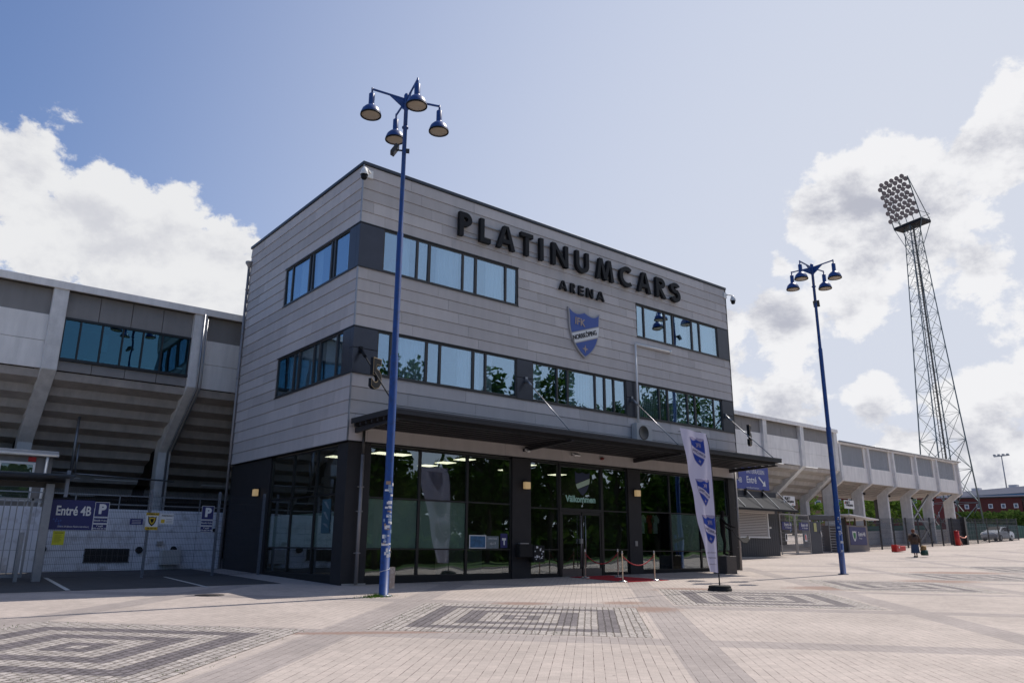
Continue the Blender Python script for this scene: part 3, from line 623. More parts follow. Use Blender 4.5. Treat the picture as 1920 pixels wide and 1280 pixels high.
# canopy
cz0, cz1, cy0 = 4.93, 5.06, -2.70
can = MB(); can.box(.08, 20.27, cy0, -.06, 4.975, 5.01); can.box(.08, 20.27, cy0-.03, cy0, 4.90, 5.07); can.box(.05, .08, cy0-.03, -.06, 4.90, 5.07); can.box(20.27, 20.30, cy0-.03, -.06, 4.90, 5.07)
canopy = can.build('canopy', CANOPY, bld)
mb = MB(); mb.box(.05, 20.30, cy0-.045, cy0-.031, 5.03, 5.085); mb.build('canopy_edge', CANEDGE, canopy)
for i in range(7): y = cy0+.28+i*.36; mb = MB(); mb.box(.1, 20.25, y, y+.09, 4.80, 4.974); mb.build('purlin', CANOPY, canopy)
for x in (.25, 7.35, 13.35, 20.1):
    mb = MB(); mb.prism([(-.06, 4.62), (-.06, 4.79), (-2.6, 4.79), (-2.6, 4.74)], lambda u, v, d: (x+d, u, v), -.05, .05); mb.build('bracket', CANOPY, canopy)
    mb = MB(); mb.tube([(x, -.10, 7.32), (x, -2.5, 5.08)], .022, 8); mb.box(x-.03, x+.03, -2.56, -2.44, 5.012, 5.12); mb.tube([(x, -.06, 7.36), (x, -.38, 7.06)], .05, 8); mb.box(x-.06, x+.06, -.09, -.032, 7.24, 7.46); mb.build('tie_rod', BLKST if x < 7 else STEEL, canopy)
# downpipes
def downpipe(pts, r, m_=STEEL, clips=()):
    mb = MB(); mb.tube(pts, r, 12)
    for (x, y, z) in clips: mb.lathe((x, y, z-.02), [(r+.003, 0), (r+.014, 0), (r+.014, .04), (r+.003, .04)], 12); mb.box(x-r-.05, x+r+.05, y-.004, y+.004+r, z-.012, z+.012)
    return mb.build('downpipe', m_, bld)
PIPE = mat('pipe_grey', (.30, .28, .275), .45, metal=.4, var=.1)
downpipe([(.50, -.12, 4.80), (.50, -.12, 3.95)], .048, FRAME); downpipe([(.50, -.12, 3.96), (.50, -.12, .03)], .056, PIPE, [(.5, -.12, 2.95), (.5, -.12, 2.2), (.5, -.12, .95)])
downpipe([(20.35, -.16, 4.8), (20.35, -.16, .1)], .056, PIPE, [(20.35, -.16, 3.), (20.35, -.16, 1.2)])
ph = MB(); ph.lathe((-.10, BD-.05, 13.25), [(.05, -.32), (.07, -.15), (.17, .0), (.17, .07), (.0, .07)], 14); ph.tube([(-.10, BD-.05, 13.0), (-.10, BD-.05, .1)], .055, 12)
for z in (12, 10, 8, 6, 4.4, 2.5): ph.lathe((-.10, BD-.05, z), [(.05, 0), (.07, 0), (.07, .05), (.05, .05)], 12)
ph.build('downpipe', PIPE, bld)
# ------------------------------------------------------------------ sign letters (stroke built)
def letter_strokes(ch, w, h, t):
    S_ = []
    def arc(cx, cy, rx, ry, a0, a1, n=22):
        pts = []
        for i in range(n+1): a = math.radians(a0+(a1-a0)*i/n); pts.append((cx+(rx)*math.cos(a), cy+(ry)*math.sin(a)))
        inn = []
        for i in range(n+1): a = math.radians(a0+(a1-a0)*i/n); inn.append((cx+(rx-t)*math.cos(a), cy+(ry-t)*math.sin(a)))
        for i in range(n): S_.append(('q', [pts[i], pts[i+1], inn[i+1], inn[i]]))
    def P(*p): S_.append(('p', list(p)))
    if ch == 'P': P((0, 0), (t, 0), (t, h), (0, h)); P((t, h-t), (w*.5, h-t), (w*.5, h), (t, h)); r = h*.29; P((t, h-2*r), (w*.5, h-2*r), (w*.5, h-2*r+t), (t, h-2*r+t)); arc(w*.5, h-r, w*.5, r, -90, 90)
    if ch == 'R': P((0, 0), (t, 0), (t, h), (0, h)); P((t, h-t), (w*.45, h-t), (w*.45, h), (t, h)); r = h*.27; P((t, h-2*r), (w*.45, h-2*r), (w*.45, h-2*r+t*.9), (t, h-2*r+t*.9)); arc(w*.45, h-r, w*.45, r, -90, 90); P((w*.22, h-2*r), (w*.22+t*1.15, h-2*r), (w, 0), (w-t*1.15, 0))
    if ch == 'L': P((0, 0), (t, 0), (t, h), (0, h)); P((t, 0), (w, 0), (w, t*.92), (t, t*.92))
    if ch == 'A': P((0, 0), (t*1.08, 0), (w/2+t*.1, h), (w/2-t*.62, h)); P((w, 0), (w-t*1.08, 0), (w/2-t*.1, h), (w/2+t*.62, h)); P((w*.25, h*.24), (w*.75, h*.24), (w*.70, h*.24+t*.85), (w*.30, h*.24+t*.85))
    if ch == 'T': P((w/2-t/2, 0), (w/2+t/2, 0), (w/2+t/2, h-t), (w/2-t/2, h-t)); P((0, h-t*.92), (w, h-t*.92), (w, h), (0, h))
    if ch == 'I': P((0, 0), (t, 0), (t, h), (0, h))
    if ch == 'N': P((0, 0), (t, 0), (t, h), (0, h)); P((w-t, 0), (w, 0), (w, h), (w-t, h)); P((0, h), (t*1.05, h), (w, 0), (w-t*1.05, 0))
    if ch == 'E': P((0, 0), (t, 0), (t, h), (0, h)); [P((t, z), (w, z), (w, z+t*.92), (t, z+t*.92)) for z in (0, h/2-t*.46, h-t*.92)]
    if ch == 'U': P((0, w/2), (t, w/2), (t, h), (0, h)); P((w-t, w/2), (w, w/2), (w, h), (w-t, h)); arc(w/2, w/2, w/2, w/2, 180, 360)
    if ch == 'M': P((0, 0), (t, 0), (w*.27, h), (w*.17, h)); P((w-t, 0), (w, 0), (w*.83, h), (w*.73, h)); P((w*.17, h), (w*.17+t*1.0, h), (w/2+t*.42, 0), (w/2-t*.42, 0)); P((w*.83, h), (w*.83-t*1.0, h), (w/2-t*.42, 0), (w/2+t*.42, 0))
    if ch == 'C': arc(w*.56, h/2, w*.56, h/2, 52, 308, 32)
    if ch == 'S':
        r = h*.27; arc(w/2, h-r, w/2, r, 25, 270, 20); arc(w/2, h-2*r+t-(h-4*r+t)-0+0, w/2, (2*(h-r*2)+2*t-h+h-2*r*0)/2*0+ (h-2*r+t)/2, 90, -155, 20) if False else arc(w/2, (h-2*r+t)/2, w/2, (h-2*r+t)/2, 90, -155, 20)
    return S_
def put_letter(parent, ch, x, z, w, h, t, y0, y1):
    mb = MB()
    for i, (k, pts) in enumerate(letter_strokes(ch, w, h, t)):
        e = (i % 5)*.0012 if k == 'p' else .0035+(i % 2)*0
        mb.prism([(x+p[0], z+p[1]) for p in pts], lambda u, v, d: (u, d, v), y0-e, y1+e)
    bmesh_o = mb.build('letter', BLKST, parent); return bmesh_o
sg = thing('arena_sign', 'large black raised letters PLATINUMCARS on two thin rails under the roof', 'sign', (10.4, -.1, 12.36))
for x0, x1, ch in [(3.93, 4.50, 'P'), (4.90, 5.40, 'L'), (5.72, 6.62, 'A'), (6.92, 7.56, 'T'), (7.93, 8.12, 'I'), (8.60, 9.50, 'N'), (9.95, 10.72, 'U'), (11.18, 12.26, 'M'), (12.64, 13.50, 'C'), (13.83, 14.72, 'A'), (15.09, 15.80, 'R'), (16.14, 16.84, 'S')]:
    put_letter(sg, ch, x0, 12.36, x1-x0, .95, .19, -.26, -.10)
for z in (12.47, 13.13): mb = MB(); mb.box(4.0, 16.8, -.095, -.065, z-.02, z+.02); mb.build('rail', STEEL, sg)
sg = thing('arena_sign', 'small black raised letters ARENA on the wall above the crest', 'sign', (10.4, -.1, 11.36))
for x0, x1, ch in [(9.05, 9.50, 'A'), (9.70, 9.98, 'R'), (10.17, 10.45, 'E'), (10.64, 11.02, 'N'), (11.24, 11.70, 'A')]: put_letter(sg, ch, x0, 11.38, x1-x0, .41, .085, -.18, -.08)
mb = MB(); mb.box(9.2, 11.6, -.075, -.055, 11.44, 11.47); mb.build('rail', STEEL, sg)
# crest on the wall
cr_ = thing('crest_sign', 'blue and white IFK Norrköping shield on the wall below the lettering', 'crest', (10.5, -.1, 9.73))
crest(cr_, lambda u, v, d: (10.50+u*1.03, -.12-d, 9.76+v*1.02), (CRIM, SBLUE, SWHITE, CGOLD, BLKST), dstep=.006, thick=.08)
crest_text(cr_, front(10.50, -.135, 9.76), 1.02, BLKST, CGOLD, ext=.012)
# number fives on the tie rods
def five(x, y, z, label):
    t = thing('number_sign', label, 'sign', (x, y, z))
    fr_ = frame((x, y, z), (.93, .36, 0), (0, 0, 1))
    for nm, off, ex, dz, m_ in (('digit_body', .05, .12, 0, BLKST), ('digit_edge', .05, .006, .064, mat('gilt_edge', (.36, .26, .14), .5)), ('digit_face', .026, .006, .071, BLKST)):
        put_text(t, nm, '5', 1.30, fr_ @ Matrix.Translation((0, 0, dz)), m_, extr=ex, off=off, sx=.8)
five(.34, -.95, 6.36, 'black digit 5 with gilt edge beside the near blue lamp post')
five(20.3, -1.15, 6.25, 'black digit 5 on the tie rod at the far right canopy end')
# conduit and fan box
ac = thing('fan_unit', 'grey wall fan box with a round grille above the canopy', 'fan unit', (13.72, -.2, 5.52))
mb = MB(); mb.box(13.25, 14.25, -.36, -.06, 5.50, 6.28); mb.build('casing', OFFW, ac, bevel=.02)
mb = MB(); mb.lathe((0, 0, 0), [(.0, .0), (.27, 0), (.30, .02), (.30, -.01)], 24); mb.v = [(13.68+v[0], -.365-v[2], 5.89+v[1]) for v in mb.v]; mb.build('fan_grille', FRAME, ac)
pp = thing('wall_pipe', 'pale right-angled pipe rising from the fan box and turning along the wall', 'pipe', (13.63, -.12, 6.28))
mb = MB(); mb.tube([(13.62, -.14, 6.27), (13.62, -.14, 9.80)], .045, 10); mb.build('riser', WHITE, pp)
mb = MB(); mb.tube([(13.58, -.14, 9.84), (16.05, -.16, 9.86)], .05, 10); mb.lathe((15.98, -.16, 9.80), [(.0, 0), (.08, 0), (.08, .12), (0, .12)], 10); mb.build('cross_pipe', WHITE, pp)
# security cameras
def cctv(x, y, z, dx, dy, label):
    t = thing('security_camera', label, 'camera', (x, y, z)); L_ = .48
    mb = MB(); mb.box(x-.10-(.06 if dx == 0 else 0), x+.10+(.06 if dx == 0 else 0), y-.03, y+.03, z-.12, z+.16); mb.build('wall_plate', WHITE, t)
    mb = MB(); mb.tube([(x, y, z+.05), (x+dx*.25, y+dy*.25, z+.10), (x+dx*L_, y+dy*L_, z+.08)], .035, 8); mb.build('arm', WHITE, t)
    mb = MB(); mb.lathe((x+dx*L_, y+dy*L_, z-.20), [(.14, 0), (.145, .06), (.10, .20), (.05, .28), (0, .30)], 16); mb.build('housing', WHITE, t)
    mb = MB(); mb.lathe((x+dx*L_, y+dy*L_, z-.38), [(.0, 0), (.07, .015), (.105, .07), (.115, .18), (0, .18)], 16); mb.build('dome', BLKST, t)
cctv(.22, -.06, 13.62, -.75, -.5, 'white dome camera on the near top corner of the building'); cctv(BW-.05, -.06, 13.62, .95, -.3, 'white dome camera sticking out from the far right roof corner')
# lights on the ground-floor columns
def sconce(x, z, label, mp=FM):
    t = thing('wall_lamp', label, 'wall lamp', mp(x, 0, z))
    m_ = mat('lamp_amber', (.55, .40, .20), .5, emis=(1, .7, .35), es=.22)
    mb = MB(); bx(mb, mp, x-.10, x+.10, -.02, .045, z-.14, z+.16); mb.build('bracket', DFRAME, t)
    mb = MB(); bx(mb, mp, x-.13, x+.13, -.17, -.021, z-.13, z+.12); mb.build('lens', m_, t, bevel=.015)
    mb = MB(); bx(mb, mp, x-.14, x+.14, -.18, -.019, z+.122, z+.15); mb.build('cap', DFRAME, t)
sconce(7.36, 3.36, 'amber box lamp on the dark column left of the doors'); sconce(13.45, 3.36, 'amber box lamp on the dark column right of the doors'); sconce(7.05, 3.1, 'small amber lamp on the dark side wall by the fence', SM)
def flood(x, z, label, w=.30):
    t = thing('flood_light', label, 'flood light', (x, -.1, z))
    mb = MB(); mb.box(x-.04, x+.04, -.14, -.035, z-.02, z+.08); mb.build('bracket', DFRAME, t)
    mb = MB(); mb.bar((x-w/2, -.26, z), (x+w/2, -.26, z), .22, .07, up=(0, -.5, 1)); mb.build('head', WHITE, t, bevel=.01)
flood(9.75, 4.66, 'flat white flood light under the canopy near the doors'); flood(7.25, 4.62, 'tiny white sensor box under the canopy beside the bracket', .12)
one('alarm_beacon', 'small dark red alarm beacon under the canopy right of the flood light', 'alarm', lambda m: m.lathe((11.4, -.08, 4.58), [(0, 0), (.07, .02), (.08, .10), (.0, .13)], 12), mat('dull_red', (.18, .02, .02), .5))
# letter box on the column, intercom, stickers, window notices
t = thing('ash_box', 'black wall box with white stickers on the column left of the doors', 'box', (7.5, -.1, .95))
mb = MB(); mb.box(6.92, 7.55, -.22, .044, .80, 1.26); mb.build('box', BLACK, t, bevel=.02)
mb = MB(); mb.box(6.95, 7.34, -.225, -.10, 1.262, 1.30); mb.build('lid', STEEL, t)
mb = MB(); mb.box(7.56, 8.10, -.24, .02, .62, 1.22); mb.build('sticker_box', BLACK, t, bevel=.02)
mb = MB(); random.seed(5)
for i in range(14):
    x = 7.60+random.random()*.40; z = .68+random.random()*.46; w = .03+random.random()*.05
    mb.box(x, x+w, -.2425-.0003*i, -.2405, z, z+w*random.uniform(.6, 1.2))
mb.build('sticker', WHITE, t)
one('intercom', 'small grey intercom plate on the column right of the doors', 'intercom', lambda m: m.box(13.33, 13.48, .015, .044, 1.22, 1.42), STEEL)
def notice(x0, x1, z0, z1, label, cols, y=.128):
    t = thing('window_notice', label, 'notice', (x0, y, z0)); mb = MB(); mb.box(x0, x1, y-.006, y, z0, z1); mb.build('sheet', cols[0], t)
    return t
LB = mat('poster_blue', (.03, .12, .24), .5, var=.5, vscale=6); LG = mat('poster_grey', (.16, .20, .22), .5, var=.3, vscale=8)
n1 = notice(4.92, 5.66, 1.10, 1.55, 'blue poster with white border at the bottom of the third front window', [WHITE]); mb = MB(); mb.box(4.96, 5.62, .119, .1215, 1.13, 1.52); mb.build('picture', LB, n1)
n2 = notice(5.68, 6.22, 1.10, 1.52, 'grey opening-hours sheet beside the blue poster', [LG]); put_text(n2, 'text', 'ÖPPETTIDER', .07, front(5.95, .12, 1.43), WHITE, extr=.002); put_text(n2, 'text', '10-17', .12, front(5.95, .12, 1.26), WHITE, extr=.002)
n3 = notice(6.30, 6.62, 1.12, 1.62, 'small navy camera warning sign in the third front window', [NAVY]); mb = MB(); mb.box(6.37, 6.55, .119, .1215, 1.38, 1.46); mb.box(6.44, 6.50, .119, .1215, 1.22, 1.38); mb.build('camera_symbol', WHITE, n3)
n4 = thing('window_poster', 'tall teal lion poster in the side window nearest the corner', 'poster', (.12, 1.3, 1.6)); mb = MB(); mb.box(.118, .127, 1.12, 1.72, 1.55, 2.62); mb.build('sheet', mat('teal_poster', (.03, .09, .12), .5), n4)
for z0, z1 in ((2.30, 2.55), (1.95, 2.22), (1.70, 1.86)):
    mb = MB(); mb.prism([(1.2, z0), (1.35, z0+.05), (1.62, z1), (1.45, z1), (1.3, z0+.12)], lambda u, v, d: (d, u, v), .1165, .1175); mb.build('figure', LG, n4)
# jerseys and dark stand inside the right windows
RJ = mat('jersey_red', (.35, .02, .02), .8); WJ = mat('jersey_white', (.5, .55, .52), .8)
for x, cols in [(13.98, RJ), (14.45, WJ), (14.95, RJ), (15.3, WJ)]:
    t = thing('jersey', {13.98: 'red jersey leftmost in the right-hand window', 14.45: 'white jersey between two red ones in the right-hand window', 14.95: 'second red jersey in the right-hand window', 15.3: 'white jersey rightmost on the rail in the right-hand window'}[x], 'jersey', (x, .6, 1.6), 'jerseys in the window')
    mb = MB(); mb.prism([(-.12, 0), (.12, 0), (.13, .42), (.24, .36), (.27, .50), (.10, .66), (.04, .62), (-.04, .62), (-.10, .66), (-.27, .50), (-.24, .36), (-.13, .42)], lambda u, v, d: (x+u, d, 1.75+v*1.2), .58, .63); mb.build('cloth', cols, t)
t = thing('window_display', 'dark sofa-shaped display box low in the right-hand window', 'display', (14.9, .6, 0)); mb = MB(); mb.box(14.3, 15.4, .5, 1.0, .05, .75); mb.build('box', mat('dark_green_cloth', (.01, .03, .025), .8), t, bevel=.05); mb = MB(); mb.box(14.3, 15.4, .8, 1.0, .75, .95); mb.build('back', mat('dark_green_cloth2', (.012, .035, .03), .8), t, bevel=.04)

# ------------------------------------------------------------------ the tall grandstand behind the entrance building
YF = 12.0
st = thing('grandstand', 'tall concrete grandstand with slanted raker beams and a fascia of grey and white panels', 'grandstand', (20, 12, 0))
mb = MB(); mb.box(-17.5, 53.3, 11.72, 12.0, 11.02, 11.24); mb.box(-17.5, 53.3, 12.0, 24, 11.12, 11.24); mb.build('roof', SHEET, st)
mb = MB(); mb.box(-17.5, 53.34, 11.68, 11.76, 10.98, 11.27); mb.build('roof_edge', PLAST, st)
cols = [-6.85-5.44, -6.85]+[-1.40+5.44*k for k in range(0, 11)]
for i, x in enumerate(cols):
    mb = MB(); w = .27
    mb.prism([(11.76, 11.0), (11.80, 7.72), (14.95, 5.2), (15.0, -.2), (15.6, -.2), (15.6, 6.2), (13.1, 8.4), (12.5, 9.0), (12.5, 11.0)], lambda u, v, d: (x+d, u, v), -w, w)
    mb.build('raker_column', COLM, st, bevel=.02)
for i in range(len(cols)-1):
    a, b = cols[i]+.27, cols[i+1]-.27
    if b < -17: continue
    if 3 < i < 9: continue        # hidden behind the entrance building
    win = (i == 1)
    n = 4 if win else 2
    # upper grey panels
    mb = MB()
    for k in range(n):
        u0 = a+(b-a)*k/n; u1 = a+(b-a)*(k+1)/n; mb.box(u0+.012, u1-.012, 12.06, 12.14, 9.93, 10.98)
    mb.build('grey_panel', SHEET, st)
    if win:
        mb = MB()
        for k in range(4): u0 = a+(b-a)*k/4; u1 = a+(b-a)*(k+1)/4; mb.box(u0+.012, u1-.012, 12.00, 12.08, 7.76, 8.14)
        mb.build('grey_panel', SHEET, st)
        f = MB(); f.box(a, b, 11.94, 12.1, 9.83, 9.92); f.box(a, b, 11.90, 12.1, 8.15, 8.26)
        cuts = [a+.03, a+.62, a+1.42, a+2.20, a+2.98, a+3.75, b-.56*0-.03]
        for c in cuts: f.box(c-.035, c+.035, 11.97, 12.08, 8.261, 9.829)
        wn = f.build('window', DFRAME, st)
        for c0, c1 in zip(cuts[:-1], cuts[1:]): p = MB(); p.box(c0+.03, c1-.03, 12.015, 12.027, 8.26, 9.83); p.build('pane', GS, wn)
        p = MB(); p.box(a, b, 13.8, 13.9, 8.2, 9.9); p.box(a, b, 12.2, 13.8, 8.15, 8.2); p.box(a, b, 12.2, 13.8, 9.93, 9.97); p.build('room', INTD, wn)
        for u in (a+1.45, a+2.22, a+3.0, a+3.78): p = MB(); p.box(u-.55, u+.05, 12.06, 12.12, 8.27, 8.36); p.build('radiator', CURT, wn)
        p = MB(); p.box(a+1.50, a+1.72, 12.2, 12.23, 8.8, 9.5); p.build('poster', WHITE, wn)
    else:
        mb = MB(); mb.box(a, b, 12.0, 12.08, 8.86, 9.915); mb.box(a, b, 12.0, 12.08, 7.76, 8.84); mb.build('white_panel', PLAST, st)
# stepped underside of the seating
for i in range(len(cols)-1):
    a, b = cols[i]+.27, cols[i+1]-.27
    if 3 < i < 9: continue
    mb = MB()
    for k in range(9):
        y = 12.1+.82*k; z = 7.72-.50*k
        mb.add([(a, y, z), (b, y, z), (b, y+.10, z-.30), (a, y+.10, z-.30), (b, y+.82, z-.48), (a, y+.82, z-.48), (a, y+.82, z-.5), (b, y+.82, z-.5)], [(0, 1, 2, 3), (3, 2, 4, 5), (5, 4, 7, 6)])
    mb.build('stepped_underside', CONCD, st)
mb = MB(); mb.box(-17.5, 53.3, 19.6, 19.8, -.2, 4); mb.box(-17.5, 53.3, 15.8, 19.6, 2.45, 2.55); mb.build('darkening_wall', BLACK, st)  # black wall added to keep the space under the seating dark
mb = MB(); mb.box(-17.6, -17.5, 12, 24, -.2, 11); mb.box(-17.5, 53.3, 24, 24.1, 3, 11.1); mb.build('end_wall', INTD, st)
for (x, y, z, l) in [(-5.4, 15.2, 3.85, .8), (-2.9, 16.5, 3.95, .9), (1.5, 16, 3.9, .8), (-3.9, 18, 3.3, .5)]: mb = MB(); mb.box(x-l, x+l, y, y+.12, z, z+.05); mb.build('tube_light', mat('tube_casing', (.55, .52, .48), .5), st)
mb = MB(); mb.tube([(-5.15, 14.2, 6.6), (-5.15, 14.2, 3.9)], .06, 8); mb.tube([(-5.0, 14.2, 5.2), (-5.0, 14.2, 4.0)], .04, 8); mb.tube([(-7, 14.4, 4.05), (-1, 14.4, 3.9)], .04, 6); mb.build('service_pipe', STEEL, st)
mb = MB(); mb.tube([(-1.3, 11.66, 11.0), (-1.3, 11.66, 7.7), (-1.3, 14.85, 5.2), (-1.3, 14.85, 0)], .05, 8); mb.tube([(-1.15, 11.66, 10.8), (-1.15, 11.66, 7.7), (-1.15, 14.75, 5.25)], .03, 8); mb.build('downpipe', STEEL, st)
# ------------------------------------------------------------------ the lower terrace at the far right
tr = thing('terrace_stand', 'lower grandstand at far right with ribbed grey panels between leaning columns', 'grandstand', (66, 12, 1))
cx = [53.9-.3, 58.75, 63.65, 68.45, 73.3, 78.6]
mb = MB(); mb.box(53.4, 78.9, 11.75, 12.0, 10.12, 10.34); mb.box(53.4, 78.9, 12.0, 15.2, 10.2, 10.3); mb.build('roof_edge', PLAST, tr)
mb = MB(); mb.tube([(53.4, 11.68, 10.3), (79.1, 11.68, 10.3)], .07, 8); mb.build('gutter', STEEL, tr)
RIB = mat('ribbed_panel', (.40, .41, .43), .5, var=.06, streak=.1)
for x in cx:
    b = gz(x, 13)-.3; mb = MB()
    mb.prism([(11.78, 10.12), (11.72, 6.9), (12.75, 6.2), (12.78, b), (13.75, b), (13.75, 6.1), (12.5, 7.0), (12.3, 10.12)], lambda u, v, d: (x+d, u, v), -.16, .16)
    mb.build('column', COLM, tr, bevel=.015)
    mb = MB(); mb.lathe((x, 12.6, 5.95), [(0, 0), (.10, .02), (.12, .16), (0, .2)], 10); mb.build('bulkhead_lamp', BLKST, tr)
for a, b in zip(cx[:-1], cx[1:]):
    a += .16; b -= .16
    mb = MB(); mb.box(a, b, 11.99, 12.06, 6.92, 8.28); mb.build('plain_panel', PLAST, tr)
    mb = MB(); n = int((b-a-.9)/.09)
    mb.box(a+.35, b-.45, 12.10, 12.14, 8.32, 10.1)
    for k in range(n): u = a+.37+k*.09; mb.box(u, u+.045, 12.075, 12.10, 8.32, 10.1)
    mb.build('ribbed_panel', RIB, tr)
    mb = MB(); mb.box(a, a+.34, 12.0, 12.05, 8.30, 10.11); mb.box(b-.44, b, 12.0, 12.05, 8.30, 10.11); mb.build('side_panel', PLAST, tr)
mb = MB()
for k in range(9):
    y = 12.1+.9*k; z = 6.95-.06*k; mb.box(53.6, 78.6, y, y+.9, z-.05, z+.05)
mb.build('terrace_slab', CONCD, tr)
for x in (55.5, 60, 65, 70, 75): mb = MB(); mb.box(x-.25, x+.25, 19.0, 19.5, gz(x, 19)-.3, 6.5); mb.build('rear_column', mat('dark_concrete', (.08, .075, .07), .9) if x == 55.5 else bpy.data.materials['dark_concrete'], tr)
for p, q in [((68.65, 12.95, 6.2), (73.1, 12.95, 1.6)), ((73.1, 12.95, 6.6), (68.65, 12.95, 3.9)), ((68.65, 12.9, 3.9), (73.1, 12.9, 3.85)), ((73.1, 12.97, 3.7), (69.2, 12.97, 1.5))]:
    mb = MB(); mb.bar(p, q, .14, .14); mb.build('brace', STEEL, tr)
# panel with notice between the two stands
mb = MB(); mb.box(54.0, 56.4, 14.0, 14.1, 4.6, 7.6); mb.build('notice_panel', SHEET, tr)
# low wall under the terrace
lw = thing('low_wall', 'low pale wall with a green stripe under the far terrace', 'wall', (67, 13.4, 1.2))
mb = MB(); mb.add([(x, y, z) for x, y, z in [(54, 13.9, gz(54, 14)-.2), (79, 13.9, gz(79, 14)-.2), (79, 13.9, gz(79, 14)+1.25), (54, 13.9, gz(54, 14)+1.25), (54, 14.1, gz(54, 14)-.2), (79, 14.1, gz(79, 14)-.2), (79, 14.1, gz(79, 14)+1.25), (54, 14.1, gz(54, 14)+1.25)]], [(0,1,2,3),(5,4,7,6),(3,2,6,7),(0,3,7,4),(1,5,6,2)]); mb.build('wall', OFFW, lw)
mb = MB(); mb.add([(54, 14.5, gz(54, 14)+1.25), (79, 14.5, gz(79, 14)+1.25), (79, 14.5, gz(79, 14)+1.7), (54, 14.5, gz(54, 14)+1.7), (54, 14.6, gz(54, 14)+1.25), (79, 14.6, gz(79, 14)+1.25), (79, 14.6, gz(79, 14)+1.7), (54, 14.6, gz(54, 14)+1.7)], [(0,1,2,3),(5,4,7,6),(3,2,6,7)]); mb.build('green_strip', mat('green_band', (.02, .13, .10), .6), lw)
# ------------------------------------------------------------------ white wall at the left with its fittings
YW = 10.45
wl = thing('yard_wall', 'white painted block wall with dark vents behind the wire fence', 'wall', (-6, YW, 0))
mb = MB(); mb.box(-18, -.02, YW, YW+.25, -.3, 2.46); mb.build('masonry', WWALL, wl)
mb = MB()
for k in range(16): mb.box(-18+1.13*k, -18+1.13*k+.012, YW-.003, YW, .2, 2.45)
for z in (.95, 1.65): mb.box(-18, -.03, YW-.0032, YW, z, z+.012)
mb.build('block_joint', mat('joint_grey', (.25, .25, .27), .9), wl)
for (x0, x1, z0, z1) in [(-4.95, -3.45, .55, 1.02), (-10.5, -8.75, .55, 1.05)]:
    v = MB(); v.box(x0, x1, YW-.02, YW-.004, z0, z1); vo = v.build('vent', BLACK, wl)
    v = MB()
    for k in range(9): v.box(x0+(x1-x0)*k/8-.012, x0+(x1-x0)*k/8+.012, YW-.035, YW-.021, z0, z1)
    v.box(x0-.04, x1+.04, YW-.036, YW-.0205, z0-.03, z0-.001); v.box(x0-.04, x1+.04, YW-.036, YW-.0205, (z0+z1)/2-.01, (z0+z1)/2+.01); v.build('grille', FRAME, vo)
for (x, z, r) in [(-6.3, 1.0, .12), (-3.1, .97, .13), (-1.85, 1.0, .12), (-.35, 1.75, .07)]:
    v = MB(); v.tube([(x, YW-.004, z), (x, YW-.10, z)], [r, r*.9], 16); v.build('round_vent', BLKST, wl)
v = MB(); v.box(-2.35, -1.65, YW-.38, YW-.004, .42, .98); v.build('wall_box', OFFW, wl, bevel=.02)
v = MB(); v.box(-2.5, -2.3, YW-.14, YW-.004, 1.16, 1.30); v.build('junction_box', CONC, wl)
v = MB(); v.box(-18, -.02, YW+.1, YW+.14, 2.62, 2.66); v.box(-18, -.02, YW+.1, YW+.14, 2.95, 2.99)
for k in range(12): v.box(-17.5+1.5*k, -17.46+1.5*k, YW+.10, YW+.14, 2.46, 3.0)
v.build('rail', STEEL, wl)
# cabin behind the wall
cb = thing('site_cabin', 'grey site cabin with white framed window behind the wall at the left edge', 'cabin', (-9, 12.5, 0))
CAB = mat('cabin_wall', (.22, .205, .19), .7, var=.08, streak=.1)
mb = MB(); mb.box(-12.5, -6.25, 11.6, 14, .0, 4.42); mb.build('body', CAB, cb)
mb = MB(); mb.box(-12.6, -6.1, 11.45, 14.1, 4.42, 4.55); mb.build('roof', OFFW, cb, bevel=.02)
mb = MB(); mb.tube([(-12.6, 11.42, 4.38), (-6.1, 11.42, 4.38)], .06, 8); mb.tube([(-6.45, 11.46, 4.36), (-6.5, 11.46, 1.8)], .05, 8); mb.build('gutter', WHITE, cb)
w = MB(); w.box(-7.95, -6.80, 11.54, 11.6, 4.02, 4.10); w.box(-7.95, -6.80, 11.54, 11.6, 2.7, 2.78); w.box(-7.95, -7.88, 11.54, 11.6, 2.78, 4.02); w.box(-6.87, -6.80, 11.54, 11.6, 2.78, 4.02); w = w.build('window', WHITE, cb)
p = MB(); p.box(-7.88, -6.87, 11.57, 11.58, 2.78, 4.02); p.build('pane', GL, w)
p = MB(); p.box(-7.05, -6.80, 11.57, 11.595, 4.13, 4.30); p.build('red_label', RED, cb)
# ------------------------------------------------------------------ wire fence in front of the wall
def wire_panel(parent, p, q, z0a, z0b, h, dx=.05, dz=.2, t=.005, name='mesh_panel', m_=None):
    mb = MB(); p = Vector((*p, 0)); q = Vector((*q, 0)); L_ = (q-p).length; n = int(L_/dx); d = (q-p)/L_
    for i in range(n+1):
        a = p+d*(L_*i/n); zb = z0a+(z0b-z0a)*i/n; mb.bar((a.x, a.y, zb+.06), (a.x, a.y, zb+h), t, t)
    k = 0; z = .06
    while z <= h+.001:
        mb.bar((p.x, p.y, z0a+z), (q.x, q.y, z0b+z), t*1.3, t*1.3); z += dz
    return mb.build(name, m_ or FENCE, parent)
FENCE = mat('fence_wire', (.055, .06, .075), .5, metal=.4)
FPOST = mat('fence_post', (.20, .22, .26), .5, metal=.5)
fn = thing('wire_fence', 'grey welded wire fence with posts in front of the white wall', 'fence', (-4, 6, 0))
YP = 6.0
px_ = [-9.6, -6.95, -4.03, -1.75, -.12]
for a, b in zip(px_[1:-1], px_[2:]): wire_panel(fn, (a, YP), (b, YP), .1, .15, 2.78)
